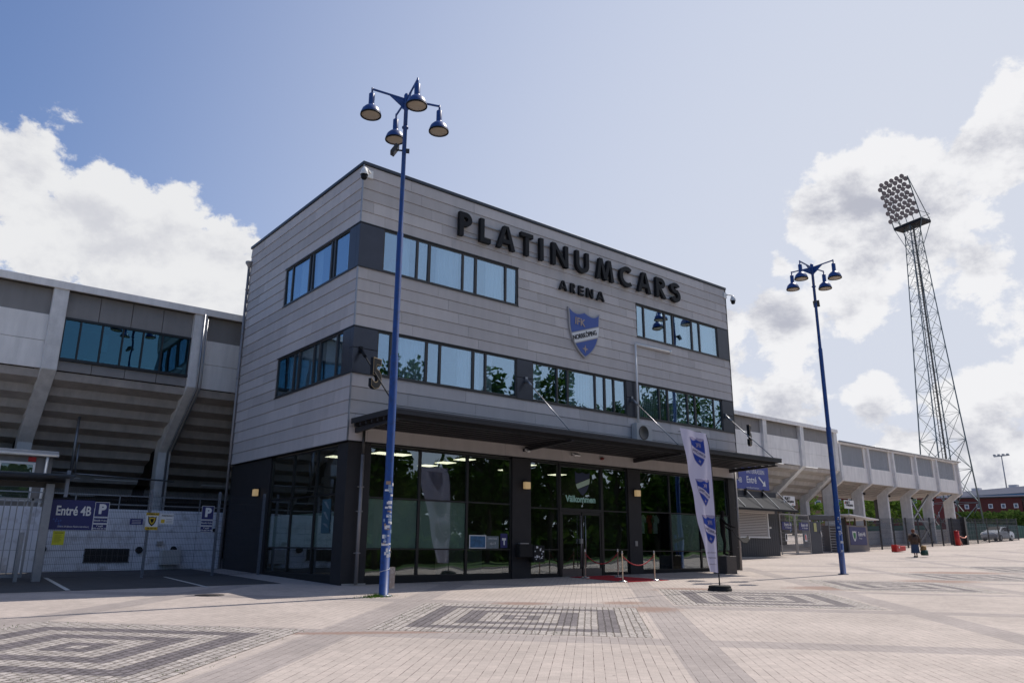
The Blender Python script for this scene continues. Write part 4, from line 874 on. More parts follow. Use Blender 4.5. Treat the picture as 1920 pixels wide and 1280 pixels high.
for x in px_[1:]: b = gz(x, YP); mb = MB(); mb.box(x-.04, x+.04, YP+.01, YP+.09, b-.1, b+2.85); mb.build('post', FPOST, fn)
# gate with canopy at the far left
gt = thing('yard_gate', 'galvanised barred gate under a flat canopy at the left edge', 'gate', (-8.3, 5.6, 0))
b = gz(-8, 5.7)
mb = MB(); mb.box(-7.22, -7.0, 5.5, 5.72, b-.1, 2.95); mb.build('post', STEEL, gt)
mb = MB(); mb.box(-7.68, -7.58, 5.6, 5.7, b-.1, 1.5); mb.build('short_post', STEEL, gt)
mb = MB(); mb.box(-10.5, -7.5, 5.85, 5.9, b+.12, b+.2); mb.box(-10.5, -7.0, 5.85, 5.9, b+2.38, b+2.44); mb.box(-7.50, -7.44, 5.85, 5.9, b+.12, b+2.44)
for k in range(17): x = -10.4+.17*k; mb.box(x-.014, x+.014, 5.862, 5.888, b+.2, b+2.38)
mb.build('barred_leaf', STEEL, gt)
mb = MB(); mb.prism([(4.6, 3.13), (6.9, 2.93), (6.9, 2.99), (4.6, 3.20)], lambda u, v, d: (d, u, v), -11, -6.62); mb.build('canopy', FLASH, gt, bevel=.01)
mb = MB(); mb.box(-11, -6.7, 5.7, 5.8, 2.84, 3.02); mb.build('canopy_beam', FRAME, gt); mb = MB(); mb.box(-6.80, -6.70, 5.0, 5.1, 2.55, 3.35); mb.build('drip_pipe', FPOST, gt)
# signs on the fence
def fsign(x0, x1, z0, z1, label, m_, y=YP-.03, grp=None):
    t = thing('sign', label, 'sign', ((x0+x1)/2, y, z0), grp); mb = MB(); mb.box(x0, x1, y-.012, y, z0, z1); mb.build('board', m_, t); return t
def ft(t, s, size, x, z, m_=WHITE, y=YP-.03, **k): put_text(t, 'lettering', s, size, front(x, y-.0135, z), m_, extr=.003, **k)
t = fsign(-6.96, -5.72, 1.60, 2.52, 'navy sign reading Entré 4B on the wire fence', NAVY); ft(t, 'Entré 4B', .40, -6.30, 2.17, off=.010, sx=.70); ft(t, '| Entré till läktare Nedre tvärtribun |', .075, -6.25, 1.70, sx=.8)
mb = MB()
for i, (x, z) in enumerate([(-6.82, 1.92), (-6.76, 1.86), (-6.74, 1.92), (-6.68, 1.86), (-6.66, 1.78), (-6.62, 1.88), (-6.60, 1.72)]): mb.prism([(px2*.8, pz) for px2, pz in star4(x/.8, z, .045)], lambda u, v, d: (u, d, v), YP-.0445, YP-.0425)
mb.build('star', SBLUE, t)
def psign(x, label):
    t = fsign(x-.20, x+.20, 2.02, 2.48, label, NAVY); ft(t, 'P', .40, x+.01, 2.25, off=.022)
    for z0, z1, ls in ((1.82, 1.99, ['Besök 4 tim']), (1.60, 1.79, ['P avgift', '070-432 04 03'])):
        mb = MB(); mb.box(x-.20, x+.20, YP-.042, YP-.03, z0, z1); mb.build('sub_plate', NAVY, t)
        for i, l in enumerate(ls): ft(t, l, .078 if len(ls) == 1 else .068, x, (z0+z1)/2+(.04-.08*i if len(ls) > 1 else 0), off=.001)
    mb = MB()
    for z0, z1 in ((2.02, 2.48), (1.82, 1.99), (1.60, 1.79)):
        mb.box(x-.21, x+.21, YP-.0435, YP-.0425, z1-.008, z1+.006); mb.box(x-.21, x+.21, YP-.0435, YP-.0425, z0-.006, z0+.008); mb.box(x-.21, x-.198, YP-.0435, YP-.0425, z0, z1); mb.box(x+.198, x+.21, YP-.0435, YP-.0425, z0, z1)
    mb.build('border', WHITE, t)
psign(-5.50, 'blue parking P sign right beside the Entré 4B sign'); psign(-2.14, 'blue parking P sign on the fence post nearest the building')
t = fsign(-6.78, -6.45, 1.14, 1.56, 'bright yellow notice hung below the Entré 4B sign', YEL)
mb = MB(); mb.box(-6.74, -6.49, YP-.0435, YP-.0425, 1.49, 1.52)
for k in range(7): mb.box(-6.73, -6.52+random.uniform(-.05, 0), YP-.0435, YP-.0425, 1.44-.035*k, 1.452-.035*k)
mb.build('print', mat('brown_print', (.22, .2, .03), .8), t)
t = fsign(-4.62, -4.22, 1.80, 1.99, 'small navy plate on the fence left of the yellow crest sign', NAVY)
for i in range(3): mb = MB(); mb.box(-4.56, -4.28, YP-.0435, YP-.0425, 1.93-.045*i, 1.94-.045*i); mb.build('print', SWHITE, t)
t = fsign(-4.14, -3.74, 1.64, 2.20, 'white sign with yellow bars and a black and yellow shield', WHITE)
for z0, z1 in ((1.64, 1.74), (2.11, 2.20)): mb = MB(); mb.box(-4.14, -3.74, YP-.045, YP-.0425, z0, z1); mb.build('yellow_bar', YOR, t)
ft(t, 'LARMAS AV', .07, -3.94, 2.155, BLKST, off=.002, y=YP-.0335); ft(t, 'TEL. 011-13', .06, -3.94, 1.69, BLKST, off=.002, y=YP-.0335)
mb = MB(); mb.prism([(x*.15, y*.16) for x, y in shield(1)], lambda u, v, d: (-3.94+u, d, 1.93+v), YP-.046, YP-.0425); mb.build('shield', BLKST, t)
mb = MB(); mb.prism([(x*.11, y*.12) for x, y in shield(1)], lambda u, v, d: (-3.94+u, d, 1.94+v), YP-.049, YP-.0465); mb.build('shield', YOR, t)
mb = MB(); mb.prism([(x*.06, y*.07) for x, y in shield(1)], lambda u, v, d: (-3.94+u, d, 1.94+v), YP-.052, YP-.0495); mb.build('shield', BLKST, t)
t = fsign(-3.70, -3.26, 1.84, 2.18, 'white parking company plate right of the yellow crest sign', WHITE); ft(t, 'PARKERING P', .062, -3.46, 2.11, BLKST, off=.002)
mb = MB(); mb.box(-3.66, -3.54, YP-.0435, YP-.0425, 1.87, 1.99); mb.build('mark', YOR, t)
for i in range(3): mb = MB(); mb.box(-3.50, -3.3, YP-.0435, YP-.0425, 1.99-.05*i, 2.0-.05*i); mb.build('print', FRAME, t)

# ------------------------------------------------------------------ street lamps
def lamp(x, y, rotdeg, label, ht=14.15, al=1.08, head_z=None, decals=True, fl=0):
    b = gz(x, y); t = thing('street_lamp', label, 'street lamp', (x, y, b), 'blue four-headed lamp posts')
    z0 = b
    mb = MB(); mb.lathe((x, y, z0), [(.20, 0), (.20, .03), (.125, .05), (.125, 2.9), (.112, 2.95), (.112, 6.4), (.092, 6.45), (.092, 10.1), (.07, 10.16), (.062, ht-z0-.35), (.08, ht-z0-.34), (.08, ht-z0+.14), (.05, ht-z0+.2), (0, ht-z0+.2)], 18); mb.build('pole', BLUE, t)
    mb = MB(); mb.lathe((x, y, z0), [(.22, 0), (.22, .035), (.0, .036)], 14); mb.build('base_plate', STEEL, t)
    for k in range(4):
        a = math.radians(rotdeg+90*k); d = Vector((math.cos(a), math.sin(a), 0)); c = Vector((x, y, ht)); s_ = Vector((-d.y, d.x, 0))
        mb = MB(); mb.bar(c+d*.07, c+d*al+Vector((0, 0, .06)), .045, .05)
        for sg_ in (1,):
            mb.prism([(.06, -.02), (.55, .01), (.06, -.34)], lambda u, v, w: tuple(c+d*u+Vector((0, 0, v))+s_*w), -.012, .012)
        e = c+d*al; mb.tube([tuple(e+Vector((0, 0, .10))), tuple(e+Vector((0, 0, -.10)))], .03, 8); arm = mb.build('arm', BLUE, t)
        mb = MB(); mb.lathe(e+Vector((0, 0, -.82)), [(.30, 0), (.31, .03), (.30, .07), (.26, .18), (.18, .27), (.095, .33), (.09, .37), (.09, .70), (.075, .72), (0, .72)], 24); hd = mb.build('lamp_shade', BLUE, arm)
        mb = MB(); mb.lathe(e+Vector((0, 0, -.83)), [(0, -.03), (.16, -.022), (.27, .005), (.298, .03)], 24); mb.build('lens', CREAM, arm)
        mb = MB(); mb.lathe(e+Vector((0, 0, -.845)), [(.283, .0), (.315, .005), (.315, .04), (.30, .05)], 24); mb.build('lens_ring', BLKST, arm)
    mb = MB(); mb.lathe((x, y, ht-1.0), [(.07, 0), (.10, .01), (.10, .05), (.07, .06)], 12); mb.build('collar', BLUE, t)
    a = math.radians(fl); d = Vector((math.cos(a), math.sin(a), 0)); c = Vector((x, y, ht-1.75))
    mb = MB(); mb.bar(c+d*.05, c+d*.3, .04); mb.bar(c+d*.20+Vector((0, 0, .13)), c+d*.36+Vector((0, 0, -.13)), .28, .12); mb.bar(c-d*.16, c-d*.05, .08, .12); mb.build('flood_head', FRAME, t)
    return t, z0
LX1, LY1 = -.62, -3.72
l1, z1_ = lamp(LX1, LY1, -14, 'tall blue lamp post in front of the building, plastered with stickers', ht=14.45, fl=150)
l2, z2_ = lamp(21.9, -4.25, 0, 'blue lamp post farther right, beyond the banner flag', ht=14.25, al=1.08, fl=20)
random.seed(11)
def stickers(t, x, y, r, z0, z1, n, a0=200, a1=330):
    mb = MB(); m2 = MB(); m3 = MB()
    for i in range(n):
        a = math.radians(random.uniform(a0, a1)); z = random.uniform(z0, z1); w = random.uniform(.05, .13); h = random.uniform(.03, .10); tgt = random.choice([mb, mb, m2, m3]); rr = r+.0015+.0006*random.random(); n_ = 4; vs = []
        for k in range(n_+1):
            aa = a+(w/r)*(k/n_-.5); vs += [(x+rr*math.cos(aa), y+rr*math.sin(aa), z), (x+rr*math.cos(aa), y+rr*math.sin(aa), z+h)]
        tgt.add(vs, [(2*k, 2*k+2, 2*k+3, 2*k+1) for k in range(n_)])
    for m_, mm, nm in ((mb, SWHITE, 'sticker'), (m2, mat('torn_paper', (.35, .25, .18), .9), 'sticker'), (m3, mat('pale_blue_paper', (.25, .35, .5), .8), 'sticker')):
        if m_.v: o = m_.build(nm, mm, t); o['kind'] = 'stuff'
stickers(l1, LX1, LY1, .125, .9+z1_, 2.75, 46); stickers(l2, 21.9, -4.25, .125, 1.0, 2.9, 30)
mb = MB(); mb.tube([(LX1+.128*math.cos(a/3.), LY1+.128*math.sin(a/3.), .42+.03*a/3.) for a in range(20)], .006, 5); mb.build('cable', WHITE, l1)
one('meter_box', 'small grey-brown sticker-covered box behind the near lamp post', 'box', lambda m: m.box(-.35, -.20, -3.55, -3.45, .08, .62), mat('dull_beige', (.30, .25, .22), .8, dirt=(.5, .48, .45), dscale=12, damt=.8))
mb = MB(); mb.tube([(21.63, -4.35, z2_), (21.67, -4.35, z2_+1.0), (21.59, -4.33, z2_+1.55)], [.06, .04, .05], 8); mb.box(21.53, 21.65, -4.4, -4.28, z2_+.9, z2_+1.75); mb.build('cable_box', BLUE, l2)
one('manhole_cover', 'dark round manhole cover in the paving at left', 'manhole', lambda m: m.lathe((-4.25, -1.3, gz(-4.25, -1.3)+.001), [(.36, 0), (.36, .008), (.30, .012), (.29, .006), (.18, .006), (.17, .012), (0, .012)], 24), mat('cast_iron', (.05, .045, .045), .6, metal=.5))
# grass at the foot of the lamp
mb = MB(); random.seed(3)
for i in range(420):
    a = random.random()*6.28; r = abs(random.gauss(0, .16)); x = LX1-.30+r*math.cos(a)*1.9; y = LY1-.12+r*math.sin(a)*.8; b = gz(x, y); h = random.uniform(.04, .13)*max(.3, 1-r*1.5); dx = random.uniform(-.05, .05); dy = random.uniform(-.05, .05); w = .006
    mb.add([(x-w, y, b), (x+w, y, b), (x+dx, y+dy, b+h)], [(0, 1, 2)])
meta(mb.build('grass_tuft', GRASS), 'tuft of green grass at the foot of the near lamp post', 'grass', None, 'stuff')
mb = MB()
for i in range(700):
    j = random.choice([(-.6, -9.3, 2.3), (7.9, -9.2, 2.3), (16.6, -8.9, 2.3), (-8.6, -8.7, 2.4)]); u = random.uniform(-1, 1)*j[2]; v = random.choice([-1, 1])*j[2]+random.gauss(0, .12)
    if random.random() < .5: u, v = v, u
    c = math.cos(math.pi/4); x = j[0]+u*c-v*c; y = j[1]+u*c+v*c; b = gz(x, y)
    for q in range(3): h = random.uniform(.01, .03); w = .004; xx = x+random.gauss(0, .012); yy = y+random.gauss(0, .012); mb.add([(xx-w, yy, b), (xx+w, yy, b), (xx+random.gauss(0, .01), yy, b+h)], [(0, 1, 2)])
meta(mb.build('weeds', GRASS), 'thin weeds in the joints around the cobble squares', 'weeds', None, 'stuff')
# ------------------------------------------------------------------ banner flag
fx, fy = 9.12, -7.08; fb = gz(fx, fy)
fg = thing('banner_flag', 'tall white banner flag with three blue shields on a black foot', 'flag', (fx, fy, fb))
mb = MB(); mb.lathe((fx, fy, fb), [(0, .10), (.33, .10), (.36, .06), (.36, .0)], 24); mb.lathe((fx, fy, fb+.1), [(0, .06), (.30, .06), (.34, .03), (.33, 0)], 24); mb.build('foot', RUB, fg)
pole = [(fx, fy, fb+.1), (fx-.01, fy, .4), (fx-.01, fy, 2.4), (fx-.04, fy, 3.6), (fx-.12, fy, 4.35), (fx-.22, fy, 4.62), (fx-.55, fy, 4.70), (fx-1.2, fy, 4.66), (fx-1.62, fy, 4.60)]
mb = MB(); mb.tube(pole, [.02, .02, .018, .015, .013, .012, .010, .009, .008], 8); mb.build('pole', RUB, fg)
def right_edge(z):
    if z < 3.6: return fx-.015
    return fx-.04-.17*((z-3.6)/1.06)**2
def left_edge(z):
    pts = [(.42, fx-.58), (1.4, fx-.86), (3.0, fx-1.25), (4.1, fx-1.52), (4.66, fx-1.62)]
    for (a, xa), (b_, xb) in zip(pts[:-1], pts[1:]):
        if z <= b_: return xa+(xb-xa)*(z-a)/(b_-a)
    return pts[-1][1]
def wob(s, z): return .035*math.sin(s*9+z*2.2)*(1-s*.3)*min(1, s*4)+.02*math.sin(z*5+s*4)*s-.10*s
def flagpt(s, z): # s 0 at pole 1 at free edge
    r = right_edge(z); l = left_edge(z); return (r+(l-r)*s, fy+wob(s, z), z+.05*s*math.sin(z*3))
mb = MB(); ns, nz = 16, 60; vs = [flagpt(i/ns, .42+4.24*j/nz) for j in range(nz+1) for i in range(ns+1)]
mb.smooth = True; mb.add(vs, [(j*(ns+1)+i, j*(ns+1)+i+1, (j+1)*(ns+1)+i+1, (j+1)*(ns+1)+i) for j in range(nz) for i in range(ns)]); cloth = mb.build('cloth', FLAGW, fg)
def drape(mb, zc, sc, xc, off):
    # lay flat outline pieces on the waving cloth (finely cut so that they follow it)
    bm = bmesh.new(); vv = [bm.verts.new((v[0], v[1], 0)) for v in mb.v]
    for f in mb.f: 
        try: bm.faces.new([vv[i] for i in f])
        except Exception: pass
    bmesh.ops.triangulate(bm, faces=bm.faces)
    for _ in range(3):
        es = [e for e in bm.edges if e.calc_length() > .16]
        if es: bmesh.ops.subdivide_edges(bm, edges=es, cuts=1); bmesh.ops.triangulate(bm, faces=bm.faces)
    out = MB(); idx = {}
    for i, v in enumerate(bm.verts):
        idx[v] = i; z = zc+v.co.y*sc; r = right_edge(z); l = left_edge(z); x = xc(z)+v.co.x*sc*-1   # print shows through mirrored
        s = (x-r)/(l-r); p = flagpt(max(0, min(1, s)), z); out.v.append((p[0] if 0 < s < 1 else x, p[1]-off, p[2]))
    for f in bm.faces: out.f.append([idx[v] for v in f.verts]); out.m.append(0); out.sm.append(True)
    bm.free(); return out
FRIM = mat('flag_rim', (.30, .27, .40), .8)
for zc in (4.05, 2.80, 1.72):
    sc = .42; xc = lambda z: (right_edge(z)+left_edge(z))/2+(.10 if zc < 2 else .06)
    up, band, lo = crest_pieces()
    for nm, pl, m_, off in (('shield_rim', [shield(1.0)], FRIM, .004), ('shield_blue', [up, lo], FLAGB, .007), ('shield_band', [band], FLAGW, .010), ('shield_star', [star4(0, -.66, .17)], FRIM, .010)):
        q = MB(); [q.add([(x, y, 0) for x, y in p], [tuple(range(len(p)))]) for p in pl]; drape(q, zc, sc, xc, off).build(nm, m_, cloth)
    ang = math.atan2(-BN[0], BN[1])
    for nm, s_, size, x, y, r, m_ in (('initials', 'IFK', .42, -.1, .45, 0, FRIM), ('band_lettering', 'NORRKÖPING', .27, 0, -.085, ang, FLAGK)):
        q = MB(); v_, f_ = text_mesh(s_, size, 0, Matrix.Translation((x, y, 0)) @ Matrix.Rotation(r, 4, 'Z'), off=.008, sx=.86 if len(s_) > 3 else 1); q.add(v_, f_); drape(q, zc, sc, xc, .013).build(nm, m_, cloth)
for (s_, z, size) in (('Idrottsföreningen', 1.02, .07), ('Kamraterna', .86, .09), ('ifknorrkoping.se', .66, .06)):
    q = MB(); v_, f_ = text_mesh(s_, size/.42, 0, Matrix.Identity(4)); q.add(v_, f_); drape(q, z, .42, lambda z: (right_edge(z)+left_edge(z))/2+.0, .006).build('small_print', FLAGK, cloth)
# ------------------------------------------------------------------ rope barrier and carpet
mb = MB(); n = 12; vs = []
for i in range(n+1):
    for x in (9.35, 11.55): y = -.15-3.0*i/n; vs.append((x+random.uniform(-.01, .01), y, gz(x, y)+.012+.004*math.sin(i)))
mb.add(vs, [(2*i, 2*i+1, 2*i+3, 2*i+2) for i in range(n)]); bmv = len(mb.v)
mb.add([(v[0], v[1], v[2]-.008) for v in vs], [(2*i+2, 2*i+3, 2*i+1, 2*i) for i in range(n)]); meta(mb.build('red_carpet', REDC), 'red carpet on the paving in front of the entrance doors', 'carpet')
def stanchion(x, y, label):
    b = gz(x, y); t = thing('stanchion', label, 'stanchion', (x, y, b), 'rope stanchions at the entrance')
    mb = MB(); mb.lathe((x, y, b+.005), [(0, .0), (.17, 0), (.17, .015), (.12, .04), (.03, .055), (.025, .07)], 20); mb.build('base', CHROME, t)
    mb = MB(); mb.lathe((x, y, b+.05), [(.024, 0), (.024, .86), (.034, .87), (.034, .92), (.02, .94), (.028, .97), (.0, 1.0)], 14); mb.build('post', BRASS, t); return t
CHROME = mat('chrome', (.62, .60, .57), .25, metal=.9); BRASS = mat('brushed_brass', (.60, .50, .40), .32, metal=.8)
sts = [(9.55, -.85, 'left stanchion at the back, beside the door handles'), (9.29, -2.95, 'front left stanchion at the shadow edge with rope to the right'), (11.05, -1.1, 'rear stanchion half hidden behind the front left one'), (10.92, -3.0, 'silver stanchion at the right end of the red rope')]
for s_ in sts: stanchion(*s_)
def rope(p, q, label, sag=.38):
    p = Vector((p[0], p[1], gz(*p)+.88)); q = Vector((q[0], q[1], gz(*q)+.88)); pts = [tuple(p+(q-p)*(i/16)-Vector((0, 0, sag*4*(i/16)*(1-i/16)))) for i in range(17)]
    one('barrier_rope', label, 'rope', lambda m: m.tube(pts, .02, 8), ROPE, 'ropes between the stanchions')
rope((9.55, -.85), (11.05, -1.1), 'red rope sagging between the two rear stanchions'); rope((9.29, -2.95), (10.92, -3.0), 'red rope sagging between the two front stanchions', .34)
# ------------------------------------------------------------------ bronze statue on its block
ST = Vector((17.45, -1.35, 0)); sb = gz(ST.x, ST.y)
pd = one('statue_plinth', 'dark stone block under the bronze statue', 'plinth', lambda m: m.box(ST.x-.36, ST.x+.36, ST.y-.36, ST.y+.36, sb-.05, sb+.72), mat('dark_granite', (.07, .06, .055), .6, var=.2, vscale=12), bevel=.02)
def skin_body(name, nodes, edges, m_, parent, sub=2):
    me = bpy.data.meshes.new(name); org = ORG[parent.name]; me.from_pydata([tuple(Vector(n[:3])-org) for n in nodes], edges, []); o = link(bpy.data.objects.new(name, me)); me.materials.append(m_)
    o.modifiers.new('s', 'SKIN'); o.modifiers['s'].use_smooth_shade = True
    if not me.skin_vertices: me.skin_vertices.new() if hasattr(me.skin_vertices, 'new') else None
    for i, n in enumerate(nodes):
        r = n[3]; r = (r, r) if not hasattr(r, '__len__') else r
        me.skin_vertices[0].data[i].radius = r
    me.skin_vertices[0].data[0].use_root = True
    o.modifiers.new('u', 'SUBSURF').levels = sub; o.modifiers['u'].render_levels = sub
    bpy.context.view_layer.update(); dg = bpy.context.evaluated_depsgraph_get(); m2 = bpy.data.meshes.new_from_object(o.evaluated_get(dg)); o.modifiers.clear(); o.data = m2; o.parent = parent; o.location = (0, 0, 0)
    for p in m2.polygons: p.use_smooth = True
    if not m2.materials: m2.materials.append(m_)
    ORG[o.name] = org; return o
def figure(parent, base, face, m_, H=1.75, pose='stand', arms=None):
    """face: direction angle the figure looks to. returns a function local->world"""
    f = Vector((math.cos(face), math.sin(face), 0)); r = Vector((f.y, -f.x, 0)); B = Vector(base); k = H/1.75
    def P(side, fwd, up): return tuple(B+r*side*k+f*fwd*k+Vector((0, 0, up*k)))
    N = []; E = []
    def n(s, fw, u, rad): N.append((*P(s, fw, u), rad if hasattr(rad, '__len__') else rad*k)); return len(N)-1
    pel = n(0, 0, .92, (.155*k, .12*k)); wa = n(0, .01, 1.08, (.135*k, .105*k)); ch = n(0, 0, 1.30, (.165*k, .12*k)); nk = n(0, .0, 1.47, .06); hd0 = n(0, .02, 1.56, .075); hd1 = n(0, .03, 1.66, .10); top = n(0, .02, 1.74, .06)
    E += [(pel, wa), (wa, ch), (ch, nk), (nk, hd0), (hd0, hd1), (hd1, top)]
    for sd in (-1, 1):
        st_ = .10 if pose == 'walk' else 0.02
        fk = st_*sd
        h = n(.09*sd, 0, .86, .095); kn = n(.10*sd, .05+fk*.8, .48, .058); an = n(.10*sd, fk*1.6, .09, .036); to = n(.11*sd, .15+fk*1.6, .035, .035)
        E += [(pel, h), (h, kn), (kn, an), (an, to)]
        a = (arms or {}).get(sd) or [(.22, 0, 1.40), (.27, -.02, 1.12), (.27, .06, .86), (.27, .09, .78)]
        sh = n(a[0][0]*sd, a[0][1], a[0][2], .062); el = n(a[1][0]*sd, a[1][1], a[1][2], .045); wr = n(a[2][0]*sd, a[2][1], a[2][2], .032); hn = n(a[3][0]*sd, a[3][1], a[3][2], .036)
        E += [(ch, sh), (sh, el), (el, wr), (wr, hn)]
        d = (Vector(a[3])-Vector(a[2])).normalized()
        for q in range(4): fi = n((a[3][0]+.0)*sd, a[3][1]-.024+.016*q, a[3][2], .010); N[fi] = (*P(a[3][0]*sd+d.x*.06*sd, a[3][1]+d.y*.06-.024+.016*q, a[3][2]+d.z*.06), .009*k); E.append((hn, fi))
    return N, E, P
stt = thing('bronze_statue', 'dark bronze figure on a block sweeping a long curved ribbon to the right', 'statue', (ST.x, ST.y, sb+.72))
arms = {1: [(.22, 0, 1.40), (.34, .16, 1.22), (.24, .40, 1.10), (.18, .46, 1.08)], -1: [(.22, 0, 1.40), (.36, -.02, 1.18), (.34, .22, 1.02), (.32, .29, 1.0)]}
N_, E_, P_ = figure(stt, (ST.x, ST.y, sb+.72), math.radians(-60), BRZ, 1.92, arms=arms); skin_body('figure', N_, E_, BRZ, stt)
mb = MB(); pts = [(17.0, -1.9, 2.05), (17.25, -1.95, 1.86), (17.55, -1.95, 1.62), (17.95, -1.9, 1.45), (18.4, -1.8, 1.42), (18.75, -1.7, 1.52), (18.95, -1.6, 1.64)]
vs = []
for i, p in enumerate(pts): w = .05+.10*math.sin(math.pi*i/(len(pts)-1)); vs += [(p[0], p[1]-w*.6, p[2]-w*.5), (p[0], p[1]+w*.6, p[2]+w*.9), (p[0], p[1]+w*.6, p[2]+w*.9+.03), (p[0], p[1]-w*.6, p[2]-w*.5+.03)]
mb.add(vs, [(4*i+a, 4*i+b_, 4*i+4+b_, 4*i+4+a) for i in range(len(pts)-1) for a, b_ in ((0, 1), (1, 2), (2, 3), (3, 0))]+[(0, 1, 2, 3)]); mb.build('ribbon', BRZ, stt)
mb = MB(); mb.box(16.35, 16.95, -1.0, -.92, sb+1.0, 2.72); mb.build('relief_slab', BRZ, stt)
# ------------------------------------------------------------------ ticket kiosk beside the building
KY = 8.0; kb = .5
kk = thing('ticket_kiosk', 'dark grey ticket kiosk with closed roller shutter and sloping awning', 'kiosk', (33, KY, kb))
KG = mat('kiosk_grey', (.045, .047, .056), .6, var=.1)
mb = MB(); mb.box(27.5, 36.85, KY, KY+3, kb-.3, 4.85)
for i in range(38): mb.box(27.5+.25*i, 27.5+.25*i+.02, KY-.012, KY, kb-.1, 3.2)
mb.build('body', KG, kk)
mb = MB(); mb.prism([(KY-1.3, 3.55), (KY-.02, 4.45), (KY-.02, 4.52), (KY-1.3, 3.64)], lambda u, v, d: (d, u, v), 27.5, 37.3); mb.build('awning', mat('awning_felt', (.022, .024, .03), .9), kk)
mb = MB(); mb.box(27.5, 37.3, KY-1.36, KY-1.28, 3.50, 3.64); mb.build('awning_edge', BLKST, kk)
for x in (31.3, 33.2, 35.1, 36.9): mb = MB(); mb.bar((x, KY-.05, 4.9), (x, KY-1.25, 3.70), .05); mb.build('stay', STEEL, kk)
for x in (33.2, 35.2): mb = MB(); mb.box(x-.09, x+.09, KY-.12, KY-.02, 4.55, 5.0); mb.build('bracket', BLKST, kk)
mb = MB()
for k in range(15): z = 1.95+.104*k; mb.box(31.0, 35.35, KY-.09, KY-.03, z-.036, z+.036)
mb.build('roller_shutter', mat('shutter_white', (.48, .45, .43), .5), kk); gp = MB(); gp.box(31.0, 35.35, KY-.03, KY-.015, 1.9, 3.5); gp.build('shutter_gap', BLACK, kk)
mb = MB(); mb.box(30.9, 36.05, KY-.30, KY-.02, 3.42, 3.70); mb.build('shutter_box', mat('shutter_box', (.40, .37, .35), .5), kk, bevel=.03)
mb = MB(); mb.box(35.42, 35.54, KY-.10, KY-.02, 1.88, 3.45); mb.box(30.9, 35.6, KY-.12, KY-.02, 1.82, 1.90); mb.build('shutter_rail', WHITE, kk)
mb = MB(); mb.box(35.6, 35.72, KY-.16, KY-.04, 2.44, 2.56); mb.box(32.6, 33.1, KY-.2, KY-.1, 1.74, 1.82); mb.build('latch', WHITE, kk)
# big blue sign above the kiosk
t = thing('sign', 'big blue sign IFKTERRASSEN Entré with arrow above the kiosk', 'sign', (33.5, 7.9, 4.95))
SBG = mat('sign_steel_blue', (.055, .075, .30), .5)
mb = MB(); mb.box(31.0, 35.95, 7.90, 7.98, 4.95, 6.50); mb.build('board', SBG, t)
put_text(t, 'lettering', 'IFKTERRASSEN', .40, front(34.42, 7.895, 6.12), WHITE, extr=.006, sx=.80); put_text(t, 'lettering', 'Entré', .62, front(33.9, 7.895, 5.56), WHITE, extr=.006, sx=.85, off=.008); put_text(t, 'lettering', '18', .40, front(32.45, 7.895, 6.14), WHITE, extr=.006); put_text(t, 'lettering', '→ 4B', .50, front(32.35, 7.895, 5.50), WHITE, extr=.006, sx=.8); put_text(t, 'lettering', 'www.ifknorrkoping.se', .16, front(34.0, 7.895, 5.06), WHITE, extr=.004)
mb = MB(); mb.bar((34.75, 7.888, 5.80), (35.35, 7.888, 5.35), .012, .12, up=(0, 0, 1)); mb.prism([(35.52, 5.22), (35.45, 5.60), (35.15, 5.22)], lambda u, v, d: (u, d, v), 7.884, 7.890); mb.build('arrow', WHITE, t)
# double mesh gate
gg = thing('mesh_gate', 'galvanised double mesh gate with two small Entré 4A signs', 'gate', (38.9, KY, .6))
gb = gz(39, KY)
GALV = mat('galvanised_pale', (.36, .35, .35), .5, metal=.4)
for a, b in ((37.05, 38.95), (39.05, 40.85)):
    mb = MB(); mb.box(a, a+.07, KY, KY+.07, gb, 3.5); mb.box(b-.07, b, KY, KY+.07, gb, 3.5); mb.box(a+.07, b-.07, KY, KY+.07, 3.43, 3.5); mb.box(a+.07, b-.07, KY, KY+.07, gb+.05, gb+.13); lf = mb.build('gate_leaf', GALV, gg)
    mb = MB()
    for k in range(19): x = a+.07+(b-a-.14)*k/18; mb.box(x-.006, x+.006, KY+.03, KY+.04, gb+.1, 3.43)
    for k in range(10): z = gb+.3+.29*k; mb.box(a+.07, b-.07, KY+.02, KY+.04, z, z+.014)
    mb.build('mesh', GALV, lf)
    s_ = MB(); x = (a+b)/2-.05+(.1 if a > 38 else -.1); s_.box(x-.62, x+.62, KY-.03, KY-.01, 2.42, 2.95); s_.build('entrance_sign', NAVY, lf)
    put_text(lf, 'lettering', 'Entré 4A', .30, front(x+.12, KY-.034, 2.76), WHITE, extr=.004, sx=.8, off=.004); put_text(lf, 'lettering', 'IFK TERRASSEN', .13, front(x+.15, KY-.034, 2.55), WHITE, extr=.004, sx=.8)
    s_ = MB(); s_.box(x-.30 if a < 38 else x+.02, x-.04 if a < 38 else x+.30, KY-.03, KY-.01, 1.66, 2.14); s_.build('poster', SWHITE, lf)
    s_ = MB(); xx = x-.26 if a < 38 else x+.07; s_.box(xx, xx+.16, KY-.034, KY-.031, 1.75, 2.1); s_.build('poster_picture', BLKST if a < 38 else RED, lf)
mb = MB(); mb.box(37.0, 41.0, 8.3, 8.34, 1.2, 1.24); mb.build('rail', GALV, gg)
